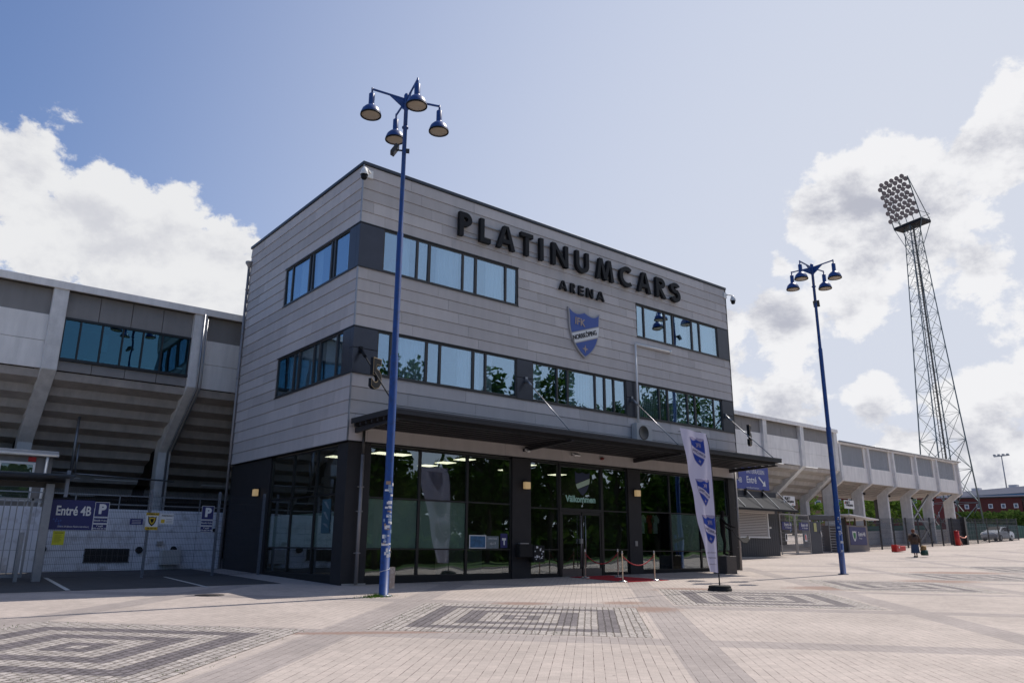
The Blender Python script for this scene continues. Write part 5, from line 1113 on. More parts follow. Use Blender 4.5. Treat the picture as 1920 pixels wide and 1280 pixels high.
# boards and turnstile
tsn = thing('turnstile', 'tall barred turnstile with dark side panel between gate and booth', 'turnstile', (43, KY, .6))
mb = MB(); mb.box(40.95, 42.35, KY+.02, KY+.12, gb-.1, 3.05); mb.build('side_panel', mat('slate_panel', (.05, .055, .07), .6), tsn)
mb = MB(); mb.box(40.95, 45.2, KY, KY+.9, 3.2, 3.5); mb.build('header', KG, tsn)
mb = MB(); mb.box(41.4, 41.75, KY-.01, KY+.01, 2.35, 2.95); mb.build('notice', mat('pale_yellow', (.45, .45, .2), .7), tsn)
mb = MB(); mb.lathe((43.0, KY+.8, gb), [(.05, 0), (.05, 2.6)], 8)
for k in range(13):
    z = gb+.2+.19*k
    for q in range(3): a = math.radians(20+120*q); mb.tube([(43.0, KY+.8, z), (43.0+.65*math.cos(a), KY+.8+.65*math.sin(a), z)], .02, 6)
mb.build('rotor', STEEL, tsn)
mb = MB()
for k in range(14): z = gb+.15+.19*k; mb.box(43.7, 45.1, KY+.1, KY+.13, z, z+.03)
for x in (42.45, 43.68, 45.12): mb.box(x, x+.05, KY+.08, KY+.14, gb, 3.2)
mb.build('bars', STEEL, tsn)
mb = MB(); mb.bar((42.2, KY-.05, 2.35), (42.95, KY+.3, 2.05), .03, .16); mb.build('arm', WHITE, tsn)
def tsign(x, z, label, arrow):
    t = thing('sign', label, 'sign', (x, KY-.4, z)); mb = MB(); mb.box(x-.72, x+.72, KY-.44, KY-.40, z, z+.62); mb.build('board', WHITE, t)
    put_text(t, 'lettering', 'BILJETT', .22, front(x-.22, KY-.444, z+.45), BLKST, extr=.004, off=.012); put_text(t, 'lettering', 'FÖRSÄLJNING', .19, front(x+.02, KY-.444, z+.24), BLKST, extr=.004, off=.012, sx=.9)
    mb = MB()
    for a in arrow: mb.prism(a, lambda u, v, d: (x+u, d, z+v), KY-.446, KY-.442)
    mb.build('arrow', RED, t); mb = MB(); mb.tube([(x, KY-.38, z+.6), (x, KY-.3, z-1.3)], .03, 6); mb.build('post', STEEL, t)
tsign(37.75, 4.05, 'white BILJETTFÖRSÄLJNING sign above the mesh gate', [[(-.55, .03), (-.42, .03), (-.485, .13)], [(.35, .03), (.48, .03), (.415, .13)]])
tsign(46.0, 4.10, 'white BILJETTFÖRSÄLJNING sign right of the far lamp post', [[(-.70, .40), (-.55, .30), (-.55, .50)]])
# booth
bo = thing('ticket_booth', 'small beige booth with tilted white roof and blue Entré 4A poster', 'booth', (47.6, KY, .8)); bb = gz(47.6, KY)
mb = MB(); mb.box(46.2, 49.3, KY, KY+2.4, bb-.2, 2.9); mb.build('body', mat('booth_beige', (.24, .215, .20), .8, var=.08), bo)
mb = MB(); mb.prism([(45.6, 3.62), (45.6, 3.70), (50.1, 3.42), (50.1, 3.34)], lambda u, v, d: (u, d, v), KY-.6, KY+3); mb.build('roof', WHITE, bo)
mb = MB()
for x in (46.25, 47.7, 49.2): mb.box(x, x+.08, KY+.1, KY+.2, 2.9, 3.5)
mb.build('roof_post', mat('brown_timber', (.12, .08, .05), .8), bo)
mb = MB(); mb.box(45.6, 46.15, KY+.1, KY+.2, bb-.1, 3.4); mb.build('side_board', BLACK, bo)
mb = MB(); mb.box(46.42, 48.95, KY-.03, KY-.005, 1.45, 2.78); mb.build('poster', NAVY, bo)
mb = MB(); mb.prism([(x*.34, y*.40) for x, y in shield(1)], lambda u, v, d: (47.1+u, d, 2.12+v), KY-.036, KY-.031); mb.build('poster_crest', SWHITE, bo); mb = MB(); mb.prism([(x*.22, y*.27) for x, y in shield(1)], lambda u, v, d: (47.1+u, d, 2.12+v), KY-.041, KY-.037); mb.build('poster_crest', mat('poster_green', (.03, .2, .06), .6), bo)
put_text(bo, 'lettering', 'Entré 4A', .42, front(48.25, KY-.036, 2.25), WHITE, extr=.004, sx=.72, off=.01); put_text(bo, 'lettering', 'Press', .2, front(48.0, KY-.036, 1.95), WHITE, extr=.004)
# long wire fence towards the right
fr = thing('wire_fence', 'long grey wire fence running right from the booth under the terrace', 'fence', (59, 8.4, 1))
xs_ = [50.0+2.35*k for k in range(9)]
for a, b in zip(xs_[:-1], xs_[1:]): wire_panel(fr, (a, 8.4), (b, 8.4), gz(a, 8.4), gz(b, 8.4), 2.45, dx=.12, dz=.4, t=.016)
for x in xs_: b = gz(x, 8.4); mb = MB(); mb.box(x-.05, x+.05, 8.42, 8.52, b-.1, b+2.5); mb.build('post', FRAME, fr)
mb = MB(); mb.box(66.0, 68.6, 8.55, 8.6, gz(67, 8)+.05, gz(67, 8)+2.4); mb.build('solid_panel', mat('grey_board', (.06, .065, .08), .7), fr)
mb = MB(); mb.box(68.72, 69.1, 8.2, 8.6, gz(68.8, 8)-.1, gz(68.8, 8)+2.55); mb.build('gate_post', FRAME, fr)
fr2 = thing('wire_fence', 'wire fence in front of the parked car and the green containers', 'fence', (76, 8, 1.7))
for a, b in ((69.2, 73), (73, 77), (77, 81), (81, 85), (85, 89)): wire_panel(fr2, (a, 8.4+(a-69)*.10), (b, 8.4+(b-69)*.10), gz(a, 8.4), gz(b, 8.4), 2.4, dx=.15, dz=.4, t=.014); mb = MB(); mb.box(b-.05, b+.05, 8.4+(b-69)*.10, 8.5+(b-69)*.10, gz(b, 8.4), gz(b, 8.4)+2.45); mb.build('post', FRAME, fr2)
# small blue club boards seen beyond the fence
for i, (x, lab) in enumerate([(56.6, 'blue board behind the fence nearest the booth'), (62.0, 'blue board behind the fence between the middle columns'), (67.6, 'blue board behind the fence nearest the brace')]): one('club_board', lab, 'board', lambda m: m.box(x-.45, x+.05, 14.7, 14.75, gz(x, 14)+1.8, gz(x, 14)+2.9), SBG, 'blue boards under the terrace')
# ------------------------------------------------------------------ person with bags
pb = Vector((41.9, 1.32, gz(41.9, 1.32)))
pe = thing('person', 'person in brown jacket and blue skirt walking away with bags', 'person', pb)
fc = math.radians(38)
N_, E_, P_ = figure(pe, pb, fc, None, 1.76, 'walk', arms={1: [(.22, 0, 1.40), (.29, -.02, 1.14), (.31, .04, .88), (.31, .06, .80)], -1: [(.22, 0, 1.40), (.27, .05, 1.14), (.22, .22, 1.0), (.18, .26, .98)]})
skin_body('body', N_, E_, mat('skin_tone', (.42, .25, .18), .6), pe)
def torso(name, prof, m_, depth=.72, n=20):
    mb = MB(); vs = []
    for (w, u, fw) in prof:
        for k in range(n): a = 2*math.pi*k/n; vs.append(P_(w*math.cos(a), fw+w*depth*math.sin(a)*(1+.04*math.sin(3*a+u*9)), u))
    mb.smooth = True; mb.add(vs, [(i*n+k, i*n+(k+1) % n, (i+1)*n+(k+1) % n, (i+1)*n+k) for i in range(len(prof)-1) for k in range(n)]); return mb.build(name, m_, pe)
JK = mat('brown_jacket', (.075, .045, .03), .85, var=.25, vscale=6, bump=.4, bscale=12); SK = mat('blue_skirt', (.035, .06, .12), .85, var=.25, vscale=5)
torso('jacket', [(.24, .80, 0), (.25, .95, 0), (.225, 1.10, 0), (.235, 1.26, -.01), (.235, 1.38, -.01), (.17, 1.46, -.01), (.085, 1.51, 0)], JK)
torso('skirt', [(.19, .97, 0), (.22, .80, 0), (.24, .55, .01), (.27, .25, .02)], SK)
for sd in (1, -1):
    a = {1: [(.21, 0, 1.40), (.29, -.02, 1.14), (.31, .04, .90)], -1: [(.21, 0, 1.40), (.27, .05, 1.14), (.22, .20, 1.01)]}[sd]
    mb = MB(); mb.tube([P_(q[0]*sd, q[1], q[2]) for q in a], [.095, .08, .055], 12); mb.build('sleeve', JK, pe)
    mb = MB(); c = P_(.11*sd, .10+.16*sd, .03); mb.tube([P_(.10*sd, -.02+.16*sd, .05), P_(.11*sd, .10+.16*sd, .045), P_(.11*sd, .20+.16*sd, .035)], [.05, .048, .035], 10); mb.build('shoe', BLKST, pe)
mb = MB(); vs = []; hc = Vector(P_(0, .01, 1.66)); mb.lathe(hc-Vector((0, 0, .10)), [(.09, 0), (.115, .07), (.112, .13), (.085, .185), (.04, .215), (0, .22)], 16); mb.build('hair', mat('red_brown_hair', (.16, .06, .03), .8, var=.2, vscale=20), pe)
mb = MB(); mb.tube([P_(0, -.20, 1.36), P_(0, -.27, 1.25), P_(0, -.28, 1.10), P_(0, -.23, .98)], [.11, .16, .17, .12], 12); mb.build('backpack', mat('dark_brown_pack', (.06, .035, .025), .8, var=.2), pe)
c = Vector(P_(.36, .03, .50))
bag = thing('shopping_bag', 'tan and green shopping bags hanging from the hand of the walking person', 'bag', c-Vector((0, 0, .2)))
def bag_mesh(c, w, h, t): # slumped bag
    mb = MB(); n = 16; vs = []
    for (kz, kw) in ((-.5, .85), (-.45, 1.0), (-.1, 1.08), (.3, .95), (.5, .6)):
        for k in range(n): a = 2*math.pi*k/n; q = w*kw*(1+.06*math.sin(3*a+kz*5)); d = Vector((math.cos(fc), math.sin(fc), 0)); r = Vector((d.y, -d.x, 0)); vs.append(tuple(c+r*math.cos(a)*q*t+d*math.sin(a)*q+Vector((0, 0, kz*h))))
    mb.smooth = True; mb.add(vs, [(i*n+k, i*n+(k+1) % n, (i+1)*n+(k+1) % n, (i+1)*n+k) for i in range(4) for k in range(n)]+[tuple(range(n)), tuple(range(4*n, 5*n))]); return mb
bag_mesh(c+Vector((.12, -.10, .02)), .22, .42, .8).build('tan_bag', mat('tan_cloth', (.30, .18, .07), .85, var=.3, vscale=10), bag)
bag_mesh(c+Vector((.10, -.14, -.20)), .27, .38, .8).build('green_bag', mat('dark_green_bag', (.02, .07, .05), .5), bag)
mb = MB(); h = Vector(P_(.31, .07, .80)); mb.tube([tuple(c+Vector((.05, -.05, .2))), tuple(h), tuple(c+Vector((.2, -.12, .2)))], .012, 6); mb.build('handle', BLACK, bag)
# ------------------------------------------------------------------ red block, red bollard
x, y = 48.9, 5.6; b = gz(x, y)
t = thing('barrier_block', 'low red wedge-shaped barrier block on the paving', 'barrier', (x, y, b)); mb = MB(); mb.prism([(-1.05, 0), (1.1, .12), (1.12, .52), (.2, .50), (-.3, .55), (-1.0, .62)], lambda u, v, d: (x+u*.72, y+d, b+v*.85), -.2, .2); mb.build('block', RED, t, bevel=.03); mb = MB(); mb.lathe((x-.35, y-.26, b+.33), [(0, 0), (.06, 0)], 8); mb.tube([(x-.4, y-.27, b+.33), (x-.4, y-.25, b+.33)], .07, 10); mb.build('reflector', WHITE, t)
x, y = 66.0, 8.0; b = gz(x, y)
t = thing('barrier_post', 'red barrier post with a folded pale arm at the fence end', 'barrier post', (x, y, b)); mb = MB(); mb.tube([(x, y, b), (x, y, b+1.25)], .21, 16); mb.build('post', RED, t); mb = MB(); mb.lathe((x, y, b+1.25), [(.23, 0), (.23, .06), (.0, .1)], 16); mb.build('cap', RED, t)
PEACH = mat('pale_red_paint', (.75, .30, .22), .5)
mb = MB(); mb.tube([(x+.28, y-.1, b+.02), (x+.35, y-.1, b+.5), (x+.30, y-.1, b+.85), (x+1.0, y-.1, b+.70), (x+1.6, y-.1, b+.72), (x+1.85, y-.1, b+.86)], .045, 8); mb.tube([(x+.35, y-.1, b+.5), (x+.75, y-.1, b+.02)], .04, 8); mb.build('arm', PEACH, t)

# ------------------------------------------------------------------ floodlight mast
TX, TY = 92.0, 18.2; tb = gz(TX, TY)-.2
tw = thing('floodlight_mast', 'very tall lattice floodlight mast with a tilted rack of lamps', 'floodlight mast', (TX, TY, tb))
MASTM = mat('mast_steel', (.15, .19, .20), .5, metal=.4)
def mleg(k, z):
    f = (z-tb)/(43.5-tb); r = 3.35+(0.95-3.35)*min(1, f*1.02); a = math.radians(8+90*k); return Vector((TX+r*math.cos(a), TY+r*math.sin(a), z))
for k in range(4): mb = MB(); mb.tube([tuple(mleg(k, z)) for z in (tb, 15, 30, 43.6)], [.10, .085, .07, .06], 8); mb.build('leg', MASTM, tw)
zs = [tb]; 
while zs[-1] < 42.5: zs.append(min(43.4, zs[-1]+max(1.1, 4.4-.082*(zs[-1]-tb))))
for k in range(4):
    mb = MB()
    for i in range(len(zs)-1):
        a, b, c, d = mleg(k, zs[i]), mleg((k+1) % 4, zs[i]), mleg(k, zs[i+1]), mleg((k+1) % 4, zs[i+1]); w = .04 if zs[i] > 14 else .06
        mb.bar(a, d, w); mb.bar(b, c, w); mb.bar(c, d, w*.8)
    mb.build('lattice', MASTM, tw)
mb = MB(); mb.box(TX-.06, TX+.06, TY-.26, TY-.20, tb, 43.4); mb.box(TX-.06, TX+.06, TY+.20, TY+.26, tb, 43.4); mb.box(TX+.25, TX+.31, TY-.05, TY+.05, tb, 43.4)
for i in range(104): mb.box(TX-.03, TX+.0, TY-.2, TY+.2, tb+.4*i, tb+.4*i+.035)
mb.build('ladder', BLKST, tw)
th = math.radians(78); WD = Vector((math.cos(th), math.sin(th), 0)); FD = Vector((-math.sin(th), math.cos(th), 0)); UPV = (Vector((0, 0, 1))+FD*.30).normalized(); HC = Vector((TX, TY, 43.9))
def hp(u, v, w): return HC+WD*u+UPV*v+FD*w
mb = MB(); 
pts = []
for w in (-1.0, .9):
    for u in (-2.1, 2.1):
        for v in (-.25, .12): pts.append(HC+WD*u+Vector((0, 0, v))+FD*w)
mb.add([tuple(p) for p in pts], [(0, 1, 3, 2), (4, 6, 7, 5), (0, 4, 5, 1), (2, 3, 7, 6), (0, 2, 6, 4), (1, 5, 7, 3)]); mb.build('platform', BLKST, tw)
mb = MB()
for u in (-2.05, 2.05): mb.bar(hp(u, 0, .9), hp(u, 6.05, .9), .10); mb.bar(hp(u, 6.05, .9), HC+WD*u-FD*1.0, .08); mb.bar(hp(u, 0, -.9)+Vector((0, 0, 1.05)), hp(u, 1.05, .9), .05)
for u in (-1.0, 0, 1.0): mb.bar(hp(u, 0, .9), hp(u, 6.05, .9), .07)
for v in (1.0, 2.2, 3.4, 4.6, 5.9): mb.bar(hp(-2.1, v, .9), hp(2.1, v, .9), .08)
for v in (.5, 1.0): mb.bar(HC+WD*-2.1-FD*1.0+Vector((0, 0, v)), HC+WD*2.1-FD*1.0+Vector((0, 0, v)), .05)
for u in (-2.1, 2.1):
    for w in (-1.0, .9): mb.bar(HC+WD*u+FD*w, mleg(0, 39.6)*.25+mleg(1, 39.6)*.25+mleg(2, 39.6)*.25+mleg(3, 39.6)*.25+WD*u*.25+FD*w*.3, .07)
mb.build('rack_frame', MASTM, tw)
LH = mat('floodlamp_body', (.035, .03, .035), .5, metal=.3); LGL = mat('floodlamp_glass', (.13, .12, .14), .35)
proto = None; aim = (FD+Vector((0, 0, -.55))).normalized()
for r in range(5):
    for c in range(11):
        p = hp(-1.95+.39*c, 1.0+1.17*r+(.50 if c % 2 else -.02), 1.15)
        if proto is None:
            q = aim.to_track_quat('Z', 'Y').to_matrix(); mb = MB(); mb.lathe((0, 0, 0), [(.0, -.22), (.12, -.20), (.16, -.05), (.30, .16), (.32, .20), (.0, .20)], 14); mb.v = [tuple(q @ Vector(v)+p) for v in mb.v]; proto = mb.build('floodlight', LH, tw); p0 = p
            mb = MB(); mb.lathe((0, 0, 0), [(.0, .21), (.29, .21)], 14); mb.v = [tuple(q @ Vector(v)+p) for v in mb.v]; gl = mb.build('lamp_glass', LGL, proto)
        else:
            o = link(proto.copy()); o.parent = tw; o.location = p-p0; g2_ = link(gl.copy()); g2_.parent = o
# ------------------------------------------------------------------ parked car
def car(x, y, ang, label, paint):
    b = gz(x, y); t = thing('parked_car', label, 'car', (x, y, b)); c, s_ = math.cos(ang), math.sin(ang)
    def T(u, v, z): return (x+u*c-v*s_, y+u*s_+v*c, b+z)
    side = [(-2.2, .35), (-2.25, .75), (-2.05, .98), (-1.75, 1.05), (-1.25, 1.40), (-.6, 1.50), (.35, 1.46), (1.0, 1.12), (1.25, 1.02), (1.95, .88), (2.2, .70), (2.25, .40), (2.1, .28), (-2.1, .28)]
    mb = MB(); secs = [(-.86, .90), (-.80, 1.0), (0, 1.02), (.80, 1.0), (.86, .90)]; n = len(side); vs = []
    for (v, k) in secs:
        for (u, z) in side:
            tum = .16*max(0, z-.95)/.5; vs.append(T(u*(.985 if k < 1 else 1), v*(1-tum), .28+(z-.28)*(k if z > .9 else 1)))
    mb.smooth = False; mb.add(vs, [(i*n+k, i*n+(k+1) % n, (i+1)*n+(k+1) % n, (i+1)*n+k) for i in range(4) for k in range(n)]+[tuple(range(n)), tuple(range(4*n, 5*n))]); mb.build('body', paint, t, bevel=.04)
    for sv in (-1, 1):
        for nm, w in (('side_window', [(-1.55, 1.05), (-1.2, 1.34), (-.65, 1.42), (-.62, 1.05)]), ('side_window', [(-.52, 1.05), (-.55, 1.42), (.22, 1.39), (.35, 1.05)]), ('side_window', [(.42, 1.05), (.30, 1.37), (.85, 1.12), (.95, 1.05)])):
            mb = MB(); mb.prism(w, lambda u, v, d: T(u, sv*(.862-.16*(v-.95)/.5*.86+d), v), -.02, .006); mb.build(nm, BLKST, t)
    mb = MB(); mb.add([T(.98, -.66, 1.13), T(.98, .66, 1.13), T(.42, .58, 1.455), T(.42, -.58, 1.455)], [(0, 1, 2, 3)]); mb.v = [(v[0], v[1], v[2]+.02) for v in mb.v]; mb.build('windscreen', BLKST, t)
    for u in (-1.4, 1.38):
        for sv in (-1, 1):
            mb = MB(); mb.tube([T(u, sv*.68, .32), T(u, sv*.875, .32)], .32, 20); w = mb.build('wheel', RUB, t); mb = MB(); mb.tube([T(u, sv*.86, .32), T(u, sv*.885, .32)], .2, 14); mb.build('rim', STEEL, w)
    for sv in (-1, 1): mb = MB(); mb.prism([(1.9, .68), (2.2, .62), (2.2, .74), (1.95, .80)], lambda u, v, d: T(u, sv*(.70+d), v), -.1, .14); mb.build('headlight', WHITE, t)
    for sv in (-1, 1): mb = MB(); mb.prism([(.78, 1.05), (.95, 1.05), (.95, 1.18), (.80, 1.18)], lambda u, v, d: T(u, sv*(.88+d), v), 0, .12); mb.build('mirror', paint, t)
    return t
car(84.2, 10.9, math.radians(178), 'silver estate car parked behind the fence at the right edge', mat('silver_paint', (.34, .37, .42), .3, metal=.5, coat=.5))
# ------------------------------------------------------------------ vegetation builder
def clump_mesh(mb, pts, s):
    for p in pts:
        a = Vector((random.gauss(0, 1), random.gauss(0, 1), random.gauss(0, 1))).normalized(); b = a.orthogonal().normalized(); b.rotate(Matrix.Rotation(random.random()*6.28, 3, a)); c = a.cross(b); k = s*random.uniform(.6, 1.3); p = Vector(p)
        mb.add([tuple(p-b*k), tuple(p-c*k*.5), tuple(p+b*k), tuple(p+c*k*.5)], [(0, 1, 2, 3)])
def crown_pts(cx, cy, cz, rx, ry, rz, n, seed):
    out = []; rnd = random.Random(seed); lobes = []
    for i in range(26):
        a = rnd.random()*6.28; e = math.asin(rnd.uniform(-.75, 1)); r = rnd.uniform(.45, .95); lobes.append((Vector((rx*r*math.cos(a)*math.cos(e), ry*r*math.sin(a)*math.cos(e), rz*r*math.sin(e))), rnd.uniform(.18, .36)))
    while len(out) < n:
        l, k = rnd.choice(lobes); d = Vector((rnd.gauss(0, 1), rnd.gauss(0, 1), rnd.gauss(0, 1))).normalized()*(rnd.random()**.4); out.append((cx+l.x+d.x*rx*k, cy+l.y+d.y*ry*k, cz+l.z+d.z*rz*k*.8))
    return out
def tree(x, y, h, r, label, m_, group, n=5000, leaf=.22, seed=1, trunk=.3, lo=.25):
    b = gz(x, y); t = thing('tree', label, 'tree', (x, y, b), group); random.seed(seed)
    mb = MB(); top = b+h*.75; mb.tube([(x, y, b-.2), (x+.05, y, b+h*.2), (x+.15*math.sin(seed), y+.1, b+h*.45), (x, y, top)], [trunk, trunk*.8, trunk*.55, trunk*.15], 9)
    for k in range(9):
        a = random.random()*6.28; z0 = b+h*random.uniform(.25, .55); e = (x+r*.7*math.cos(a), y+r*.7*math.sin(a), z0+h*random.uniform(.15, .3)); mb.tube([(x, y, z0), ((x*.6+e[0]*.4), (y*.6+e[1]*.4), z0*.5+e[2]*.5+.2), e], [trunk*.4, trunk*.25, trunk*.08], 6)
    mb.build('trunk', BARK, t)
    mb = MB(); clump_mesh(mb, crown_pts(x, y, b+h*(.5+lo/2), r, r, h*(.5-lo/2), n, seed), leaf); mb.build('crown', m_, t); return t
# green mass seen through the terrace columns and hedge at the right
tl = [(98, 34, 6.5, 4), (92, 40, 7, 4.5), (84, 42, 6.5, 4.2), (104, 30, 6, 4), (110, 36, 7, 4.5), (76, 46, 8, 5)]
for i, (x, y, h, r) in enumerate(tl): tree(x, y, h, r, ['light green tree seen between the terrace columns, %s' % s for s in ('just left of the mast foot', 'second left of the mast foot', 'behind the middle columns', 'just behind the mast foot', 'by the brick flats', 'behind the first column')][i], LEAF2, 'trees beyond the terrace', 2200, .28, 20+i, .2, .05)
def hedge(x0, x1, y0, y1, h, label, seed, n):
    random.seed(seed); t = thing('hedge', label, 'hedge', ((x0+x1)/2, (y0+y1)/2, gz(x0, y0)))
    mb = MB(); pts = []
    for i in range(n):
        u = random.random(); x = x0+(x1-x0)*u; y = y0+(y1-y0)*u+random.uniform(-1, 1); hh = h*(.85+.25*mnoise.noise(Vector((x*.35, seed, 0)))+.1*mnoise.noise(Vector((x*1.3, seed, 4)))); z = gz(x, y)+hh*random.random()**.6; pts.append((x, y, z))
    clump_mesh(mb, pts, .22); mb.build('foliage', HEDGE, t)
    mb = MB()
    for i in range(14): u = i/13; x = x0+(x1-x0)*u; y = y0+(y1-y0)*u; mb.tube([(x, y, gz(x, y)-.1), (x, y, gz(x, y)+h*.5)], .06, 5)
    mb.build('stem', BARK, t)
hedge(92, 128, 17, 13.0, 3.6, 'long leafy hedge in front of the red building at right', 5, 9000)
gc = thing('green_fence', 'dark green corrugated fence behind the parked car', 'fence', (95, 13.5, 1.9))
GC = mat('dark_green_sheet', (.02, .09, .075), .6, var=.15); mb = MB(); n = 90
vs = []
for i in range(n+1): u = i/n; x = 80+28*u; y = 14.2-1.9*u+.08*(i % 2); b = 1.7+.0*u; vs += [(x, y, b-.4), (x, y, b+2.35), (x, y+.06, b+2.35), (x, y+.06, b-.4)]
mb.add(vs, [(4*i+a, 4*i+4+a, 4*i+4+(a+1) % 4, 4*i+(a+1) % 4) for i in range(n) for a in range(4)]); mb.build('sheeting', GC, gc)
# ------------------------------------------------------------------ far buildings
def brick_mat(name, c, c2=None):
    return mat(name, c, .85, var=.12, vscale=.3, streak=.10)
REDB = brick_mat('red_brick', (.17, .042, .038)); REDB2 = brick_mat('dark_red_brick', (.11, .028, .026)); OCH = brick_mat('yellow_brown_brick', (.24, .15, .10)); WINM = mat('far_glass', (.10, .14, .20), .15, spec=.8)
def block(label, x0, y0, x1, y1, depth, z0, z1, wallm, rows_, cols_, roofm, ww=1.2, wh=1.4, seed=0, roof_h=.5, wz=None, bands=None):
    """facade from (x0,y0) to (x1,y1); windows on it"""
    p = Vector((x0, y0, 0)); q = Vector((x1, y1, 0)); d = (q-p); L_ = d.length; d.normalize(); nrm = Vector((-d.y, d.x, 0))
    if nrm.dot(Vector((CX, CY, 0))-p) > 0: nrm = -nrm
    t = thing('building', label, 'building', (x0, y0, z0))
    def Q(u, w, z): v = p+d*u+nrm*w; return (v.x, v.y, z)
    mb = MB(); v = [Q(0, 0, z0-2), Q(L_, 0, z0-2), Q(L_, depth, z0-2), Q(0, depth, z0-2), Q(0, 0, z1), Q(L_, 0, z1), Q(L_, depth, z1), Q(0, depth, z1)]; F = [(3,2,1,0),(4,5,6,7),(0,1,5,4),(1,2,6,5),(2,3,7,6),(3,0,4,7)]; mb.add(v, F); mb.build('wall', wallm, t)
    mb = MB(); v = [Q(-.4, -.4, z1+.01), Q(L_+.4, -.4, z1+.01), Q(L_+.4, depth, z1+.01), Q(-.4, depth, z1+.01), Q(-.4, -.4, z1+roof_h), Q(L_+.4, -.4, z1+roof_h), Q(L_+.4, depth, z1+roof_h), Q(-.4, depth, z1+roof_h)]; mb.add(v, F); mb.build('roof', roofm, t)
    rnd = random.Random(seed)
    for r in range(rows_):
        for c in range(cols_):
            if rnd.random() < .12: continue
            u = L_*(c+.5)/cols_+rnd.uniform(-.25, .25); z = z0+(z1-z0)*(r+.42)/rows_
            mb = MB(); v = [Q(u-ww/2, -.06, z), Q(u+ww/2, -.06, z), Q(u+ww/2, .05, z), Q(u-ww/2, .05, z), Q(u-ww/2, -.06, z+wh), Q(u+ww/2, -.06, z+wh), Q(u+ww/2, .05, z+wh), Q(u-ww/2, .05, z+wh)]; mb.add(v, F); wf = mb.build('window', SWHITE, t)
            mb = MB(); k = .12; v = [Q(u-ww/2+k, -.08, z+k), Q(u+ww/2-k, -.08, z+k), Q(u+ww/2-k, -.061, z+k), Q(u-ww/2+k, -.061, z+k), Q(u-ww/2+k, -.08, z+wh-k), Q(u+ww/2-k, -.08, z+wh-k), Q(u+ww/2-k, -.061, z+wh-k), Q(u-ww/2+k, -.061, z+wh-k)]; mb.add(v, F); mb.build('pane', WINM, wf)
    return t
DROOF = mat('dark_roof', (.05, .045, .045), .8); PALER = mat('pale_roof', (.45, .45, .47), .6)
block('low dark red brick block with white windows behind the hedge', 129.2, 31.5, 131.6, 22.9, 14, 3.6, 9.35, REDB2, 2, 5, DROOF, .62, .72, 3, .18)
block('grey end block at the right edge beside the dark red one', 131.8, 22.4, 133.0, 15.0, 12, 3.6, 8.9, mat('grey_block', (.14, .13, .13), .8), 2, 4, DROOF, .6, .7, 6, .18)
block('long bright red building with rows of white windows', 150, 45, 160, 19, 16, 4, 10.9, REDB, 3, 13, PALER, 1.0, 1.0, 9, .25)
block('red brick flats seen through the terrace right of the brace', 118, 48, 127, 34, 12, 2, 9.8, REDB, 3, 7, DROOF, 1.0, 1.3, 4, .4)
block('yellow-brown brick flats seen between the terrace columns', 100, 60, 113, 46, 12, 2, 11.5, OCH, 4, 8, DROOF, 1.0, 1.3, 5, .5)
hl = thing('sports_hall', 'huge blue hall with a pale sloping roof on the far right skyline', 'hall', (225, 60, 5))
HB = mat('hall_blue', (.05, .15, .30), .6, var=.08, vscale=.1)
P0, P1 = Vector((219, 76, 0)), Vector((240, 32, 0)); D_ = (P1-P0).normalized(); N2 = Vector((-D_.y, D_.x, 0)); N2 = N2 if N2.x > 0 else -N2
def HQ(u, w, z): v = P0+D_*u+N2*w; return (v.x, v.y, z)
mb = MB(); mb.add([HQ(0, 0, 0), HQ(50, 0, 0), HQ(50, 40, 0), HQ(0, 40, 0), HQ(0, 0, 15.0), HQ(50, 0, 17.2), HQ(50, 40, 17.2), HQ(0, 40, 15.0)], [(3,2,1,0),(4,5,6,7),(0,1,5,4),(1,2,6,5),(2,3,7,6),(3,0,4,7)]); mb.build('wall', HB, hl)
mb = MB(); mb.add([HQ(-1, -.6, 15.02), HQ(51, -.6, 17.25), HQ(51, 40, 17.25), HQ(-1, 40, 15.02), HQ(-1, -.6, 15.9), HQ(51, -.6, 19.8), HQ(51, 40, 19.8), HQ(-1, 40, 15.9)], [(3,2,1,0),(4,5,6,7),(0,1,5,4),(1,2,6,5),(2,3,7,6),(3,0,4,7)]); mb.build('roof', PALER, hl)
for i, u in enumerate((9, 15, 24, 30)): mb = MB(); q = HQ(u, 4, 0); z = 15.9+3.9*u/52; mb.box(q[0]-1, q[0]+1, q[1]-1, q[1]+1, z-.4, z+.9); mb.build('roof_vent', PALER, hl)
q = HQ(22, 2, 0)
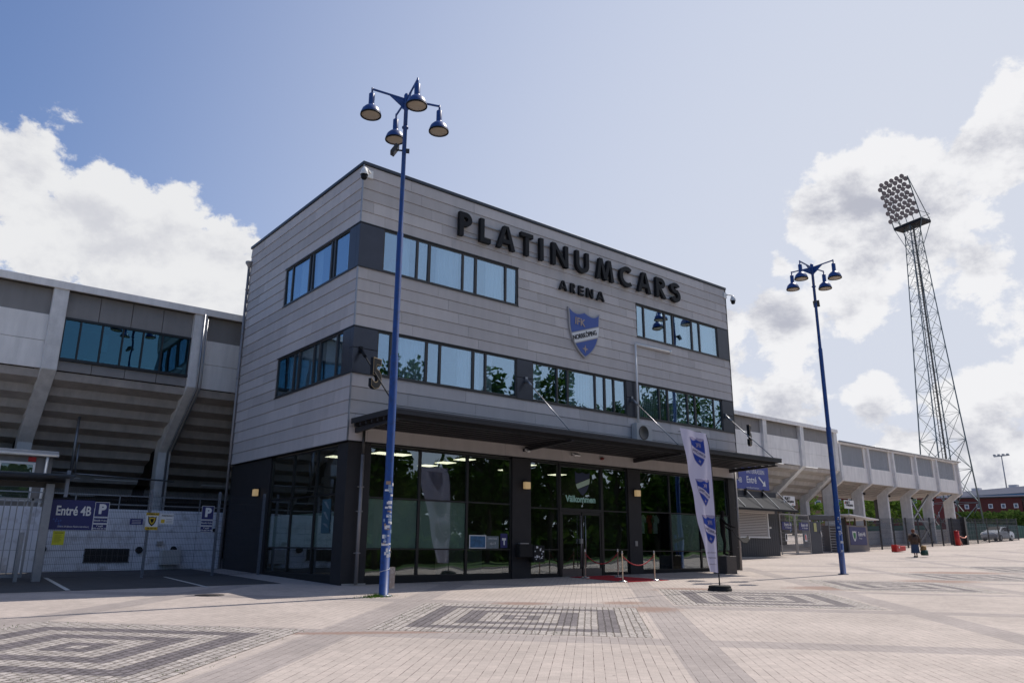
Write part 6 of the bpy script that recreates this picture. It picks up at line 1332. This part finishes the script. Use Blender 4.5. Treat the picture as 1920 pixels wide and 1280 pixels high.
t = thing('far_mast', 'thin distant light mast on the hall skyline', 'mast', (q[0], q[1], 15)); mb = MB(); mb.tube([(q[0], q[1], 15), (q[0]-.1, q[1], 26.5)], [.22, .12], 6); mb.build('pole', STEEL, t); mb = MB(); mb.bar((q[0]-.3, q[1]+1.9, 26.4), (q[0]+.3, q[1]-1.9, 26.6), .3, .3)
for k in range(4): mb.box(q[0]-.4, q[0]+.4, q[1]-1.8+k*1.1, q[1]-1.3+k*1.1, 26.6, 27.0)
mb.build('lamp_rack', STEEL, t)
# ------------------------------------------------------------------ across the street: the trees mirrored in the glazing
row = [(8, -43, 15, 4.5), (24, -40, 19.8, 3.6), (37.5, -41, 20.8, 4.2), (45, -40, 22.6, 4.4), (56.5, -41, 22, 5.2), (65, -42, 24, 5.6), (74, -44, 23, 6), (92, -46, 23, 8), (-14, -44, 14, 5.5)]
row += [(-36, -12, 15, 6), (-34, -27, 14, 6)]  # two unseen trees at left, added to dim the building's side face
names = ['young round', 'broad', 'tall dense', 'tallest wide', 'tall narrow', 'large spreading', 'big rounded', 'last very broad', 'first small', 'rounded left-side', 'tall left-side']
protoT = {}
for i, (x, y, h, r) in enumerate(row):
    tree(x, y, h, r, ('%s park tree across the street mirrored in the windows' if i < 9 else '%s unseen tree added at left to darken the side wall') % names[i], LEAF, 'park trees across the street', 5200, .34, 40+i, .32, .0)

random.seed(77); mb = MB(); pts = []
for i in range(26000):
    x = random.uniform(-60, 190); y = -55+random.uniform(-5, 3); top = 11+3.5*mnoise.noise(Vector((x*.07, 3, 0)))+2.5*mnoise.noise(Vector((x*.25, 9, 0))); pts.append((x, y, gz(x, y)+max(.2, top)*random.random()))
for i in range(5000): x = random.uniform(-60, 190); y = -50+random.uniform(-1, 1); pts.append((x, y, gz(x, y)+random.random()*(3.2+1.2*mnoise.noise(Vector((x*.3, 1, 0))))))
clump_mesh(mb, pts, .85); o = mb.build('wood', LEAF); meta(o, 'dark belt of wood behind the park trees, mirrored in the ground-floor glass', 'wood', None, 'stuff')
